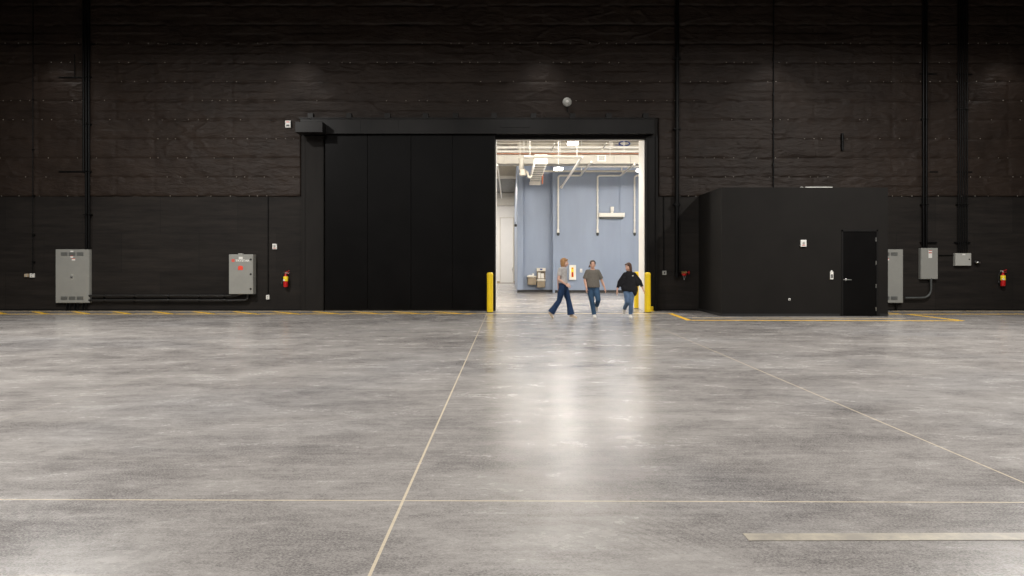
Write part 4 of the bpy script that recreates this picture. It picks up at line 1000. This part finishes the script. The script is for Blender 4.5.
    # shoes
    for (s, hp, kn, an, toe) in legs:
        c = W(*an); tt = W(*toe); d = (tt-c); dh = d.normalized(); sd = left.copy(); sd = (sd-dh*sd.dot(dh)).normalized(); nn = sd.cross(dh)*(1 if sd.cross(dh).z >= 0 else -1)
        heel = c-dh*.045*sc_-nn*.03*sc_; tip = tt+dh*.02*sc_-nn*.0
        sh_ = MB(); rr = []
        for q, w_, h_ in ((0, .026, .030), (.06, .036, .046), (.25, .040, .052), (.5, .047, .044), (.75, .050, .036), (.92, .042, .028), (1.0, .018, .014)):
            ce = heel.lerp(tip, q); rr.append([ce+sd*math.cos(2*PI*i/18)*w_*sc_+nn*(math.sin(2*PI*i/18)*h_*sc_+(h_-.02)*sc_*.5) for i in range(18)])
        sh_.rings(rr); so = kid(sh_.build('shoe', cfg['shoe']))
        sl = MB(); rr = []
        for q, w_ in ((-.02, .018), (.06, .036), (.3, .036), (.6, .047), (.85, .045), (1.02, .014)):
            ce = heel.lerp(tip, q)-nn*.020*sc_; rr.append([ce+sd*math.cos(2*PI*i/18)*w_*sc_+nn*math.sin(2*PI*i/18)*.011*sc_ for i in range(18)])
        sl.rings(rr); sk = sl.build('sole', SK['shoe']); sk.parent = so
    return p

def hair_bob(h, he, Hd, k):          # chin length, falls over the ears
    he(h, (0, -.022, .036), (.083, .098, .092)); he(h, (0, -.055, -.02), (.078, .06, .085)); he(h, (0, -.06, -.075), (.066, .045, .05))
    for s in (-1, 1):
        he(h, (s*.066, -.012, -.01), (.020, .048, .06)); he(h, (s*.062, -.016, -.06), (.020, .038, .05)); he(h, (s*.04, .045, .075), (.04, .04, .022))
def hair_back(h, he, Hd, k):         # pulled back with a loose tail
    he(h, (0, -.026, .042), (.079, .094, .086)); he(h, (0, -.05, -.01), (.074, .058, .08)); he(h, (0, .03, .10), (.05, .04, .02))
    for s in (-1, 1): he(h, (s*.058, .012, .045), (.022, .055, .045))
    chain(h, [Hd(0, -.1, .02), Hd(-.05, -.13, -.02), Hd(-.085, -.12, -.075)], [.035*k, .03*k, .016*k])
def hair_long(h, he, Hd, k):         # shoulder length
    he(h, (0, -.022, .036), (.082, .097, .09)); he(h, (0, -.055, -.03), (.08, .06, .095)); he(h, (0, -.06, -.11), (.075, .05, .07))
    for s in (-1, 1):
        he(h, (s*.067, -.015, -.01), (.020, .05, .065)); he(h, (s*.066, -.02, -.08), (.022, .042, .06)); he(h, (s*.06, -.03, -.135), (.022, .035, .045)); he(h, (s*.042, .042, .072), (.038, .04, .022))

D = math.radians
tee = [(.955, .172, .128), (1.0, .166, .124), (1.08, .152, .118), (1.18, .160, .126), (1.27, .158, .122), (1.34, .140, .10), (1.375, .105, .075), (1.385, .085, .062)]
person(563.3, 18.75, D(-14), 1.0, dict(spine=((0, 0, .90), (0, -.03, 1.2), (0, .0, 1.385)), head=(0, .035, 1.505), head_yaw=D(-10), skin=SK['skin2'],
    arms=[(1, (.150, -.02, 1.315), (.19, -.16, 1.08), (.20, -.17, .86), (0, .25, -1), .5), (-1, (-.150, -.05, 1.315), (-.20, -.10, 1.06), (-.17, .10, .93), (0, .7, -.45), .55)],
    legs=[(1, (.085, .01, .86), (.08, .13, .49), (.07, .205, .085), (.075, .345, .03)), (-1, (-.085, -.01, .86), (-.08, -.10, .48), (-.08, -.33, .145), (-.085, -.27, .03))],
    hair=hair_bob, haircol=SK['blonde'], flare=.045, hem=.93, jeans=SK['jeans_dark'], top=SK['grey_tee'], top_name='t_shirt', top_prof=tee, sleeve=.62, sleeve_r=(.066, .062), shoe=SK['tan_shoe'],
    marks=[('chest_print', SK['badge'], (.03, .085, 1.255), (.05, .012, .045))]),
    'person in a light grey t-shirt and dark flared jeans, striding to the right')
def drape2(t, W, k):
    for q in range(9):
        a = 2*PI*q/9; t.ell(W(math.cos(a)*.165*k, math.sin(a)*.11*k, .90*k), (.045*k, .045*k, .05*k), sub=2)
blouse = [(.865, .205, .150), (.93, .202, .148), (1.02, .190, .142), (1.1, .180, .135), (1.2, .168, .128), (1.28, .155, .118), (1.325, .125, .098), (1.35, .098, .082), (1.356, .088, .074)]
person(592.6, 18.95, D(-93), .965, dict(spine=((0, 0, .87), (0, .0, 1.16), (0, .0, 1.335)), head=(-.0, .02, 1.453), head_yaw=D(4), skin=SK['skin'],
    arms=[(1, (.142, -.01, 1.262), (.245, -.05, 1.03), (.325, -.02, .83), (.35, .1, -1), .45), (-1, (-.142, .0, 1.262), (-.215, .03, 1.03), (-.175, .16, .83), (-.05, .3, -1), .45)],
    legs=[(1, (.082, .01, .83), (.145, .13, .50), (.125, -.20, .33), (.12, -.24, .20)), (-1, (-.082, .0, .83), (-.02, .08, .45), (.045, .02, .085), (.05, .17, .03))],
    hair=hair_back, haircol=SK['darkhair'], flare=.006, hem=.93, jeans=SK['jeans'], top=SK['taupe'], top_name='blouse', top_prof=blouse, sleeve=.85, sleeve_r=(.062, .072), shoe=SK['shoe'], drape=drape2),
    'person in a loose taupe top and blue jeans walking towards the viewer, middle of three')
def drape3(t, W, k):
    R0 = Matrix.Identity(3)
    t.ell(W(.10*k, 0, .84*k), (.150*k, .14*k, .16*k), R0, 3); t.ell(W(-.09*k, 0, .88*k), (.150*k, .14*k, .14*k), R0, 3)
    t.ell(W(.13*k, .02, .78*k), (.10*k, .12*k, .14*k), R0, 3)
    for s, e in ((1, (.24, 0, 1.00)), (-1, (-.23, 0, .98))):
        cap(t, W(s*.13*k, 0, 1.17*k), W(e[0]*k, 0, e[2]*k), .085*k, .07*k)
card = [(.80, .215, .155), (.86, .218, .155), (.95, .205, .148), (1.05, .19, .14), (1.15, .172, .132), (1.25, .152, .118), (1.33, .122, .098), (1.365, .09, .075), (1.38, .075, .062)]
person(629.3, 18.9, D(-97), .925, dict(spine=((0, 0, .84), (.02, .0, 1.11), (.0, .0, 1.28)), head=(-.03, .02, 1.39), head_yaw=D(-42), head_pitch=.12, skin=SK['skin'],
    arms=[(1, (.125, -.01, 1.195), (.285, -.04, 1.0), (.36, .03, .80), (.45, .2, -1), .4), (-1, (-.115, .0, 1.195), (-.265, -.04, .98), (-.325, .0, .76), (-.15, .1, -1), .45)],
    legs=[(1, (.078, .01, .80), (.04, .09, .44), (.03, .04, .082), (.03, .185, .03)), (-1, (-.078, .0, .80), (-.06, .10, .44), (-.12, -.24, .24), (-.13, -.26, .10))],
    hair=hair_long, haircol=SK['brownhair'], flare=.004, hem=.90, jeans=SK['jeans_light'], top=SK['black'], top_name='cardigan', top_prof=card, sleeve=1.72, sleeve_r=(.060, .045), shoe=SK['shoe'], drape=drape3,
    marks=[('name_badge', SK['badge'], (.085, .155, 1.15), (.022, .006, .01))]),
    'person in a loose black cardigan and light blue jeans, arms held out, head turned left')
#PEOPLE-END

# ------------------------------------------------------------------ light
def area(loc, size, power, col=(1, .95, .88), rot=(0, 0, 0), name='lamp', spread=180):
    l = bpy.data.lights.new(name, 'AREA'); l.shape = 'DISK'; l.size = size; l.energy = power; l.color = col; l.spread = math.radians(spread)
    o = bpy.data.objects.new(name, l); o.location = loc; o.rotation_euler = rot; C.objects.link(o); return o
def spot(loc, power, ang, size=.25, col=(1, .95, .88), blend=.6, rot=(0, 0, 0)):
    l = bpy.data.lights.new('spot', 'SPOT'); l.energy = power; l.spot_size = math.radians(ang); l.spot_blend = blend; l.shadow_soft_size = size; l.color = col
    o = bpy.data.objects.new('spot', l); o.location = loc; o.rotation_euler = rot; C.objects.link(o); return o
HC = (1, .965, .92)
for x in (-9.4, 10.6): area((x, 14.2, 8.4), .5, 900, HC)
for x in (-15, -5, 5, 15):
    area((x, 8.0, 8.6), .6, 540, HC); area((x, .5, 9.2), .6, 250, HC); area((x, -6, 9.2), .6, 80, HC)
for x in (0.6,): area((x, 14, 8.4), .5, 240, HC)
for x in (-14.1, -6.6, 1.0, 8.3, 15.5): spot((x, WY-.9, 8.5), 75, 95, col=HC)
IC = (1, .95, .88)
for x in (2.13, 5.43):
    for y in (23.6, 28.65): area((x, y, 5.2), .34, 75, IC)
for x in (-5, -1.5, 5.5, 9.0, 12.2):  # added unseen lamps, carrying room light where the header hides their reflections
    area((x, 26.0, 7.3), .5, 90, IC)
for x in (-3, .6, 4.3, 7.6, 11):  # added point fill without fixtures, out of view above the opening, brightens ducts and wall
    l = area((x, 26.8, 6.95), .3, 0, IC); l.data.type = 'POINT'; l.data.shadow_soft_size = .25; l.data.energy = 390
area((-3.5, 40, 7.2), .6, 420, (1, .94, .87)); area((-2.2, 49, 6.6), .6, 540, (1, .94, .87))

w = bpy.data.worlds.new('world'); bpy.context.scene.world = w; w.use_nodes = True
w.node_tree.nodes['Background'].inputs[0].default_value = (.9, .95, 1, 1); w.node_tree.nodes['Background'].inputs[1].default_value = .0

# ------------------------------------------------------------------ camera
cam = bpy.data.cameras.new('camera'); co = bpy.data.objects.new('camera', cam); C.objects.link(co)
co.location = (0, 0, H); co.rotation_euler = (PI/2, 0, 0)
cam.sensor_width = 36; cam.lens = 36*F/1024
cam.shift_x = (512-CX)/1024; cam.shift_y = -(288-CY)/1024
cam.clip_end = 200
sc = bpy.context.scene; sc.camera = co
sc.view_settings.view_transform = 'Standard'; sc.view_settings.look = 'None'; sc.view_settings.gamma = 1
sc.view_settings.use_curve_mapping = False; sc.view_settings.exposure = 0
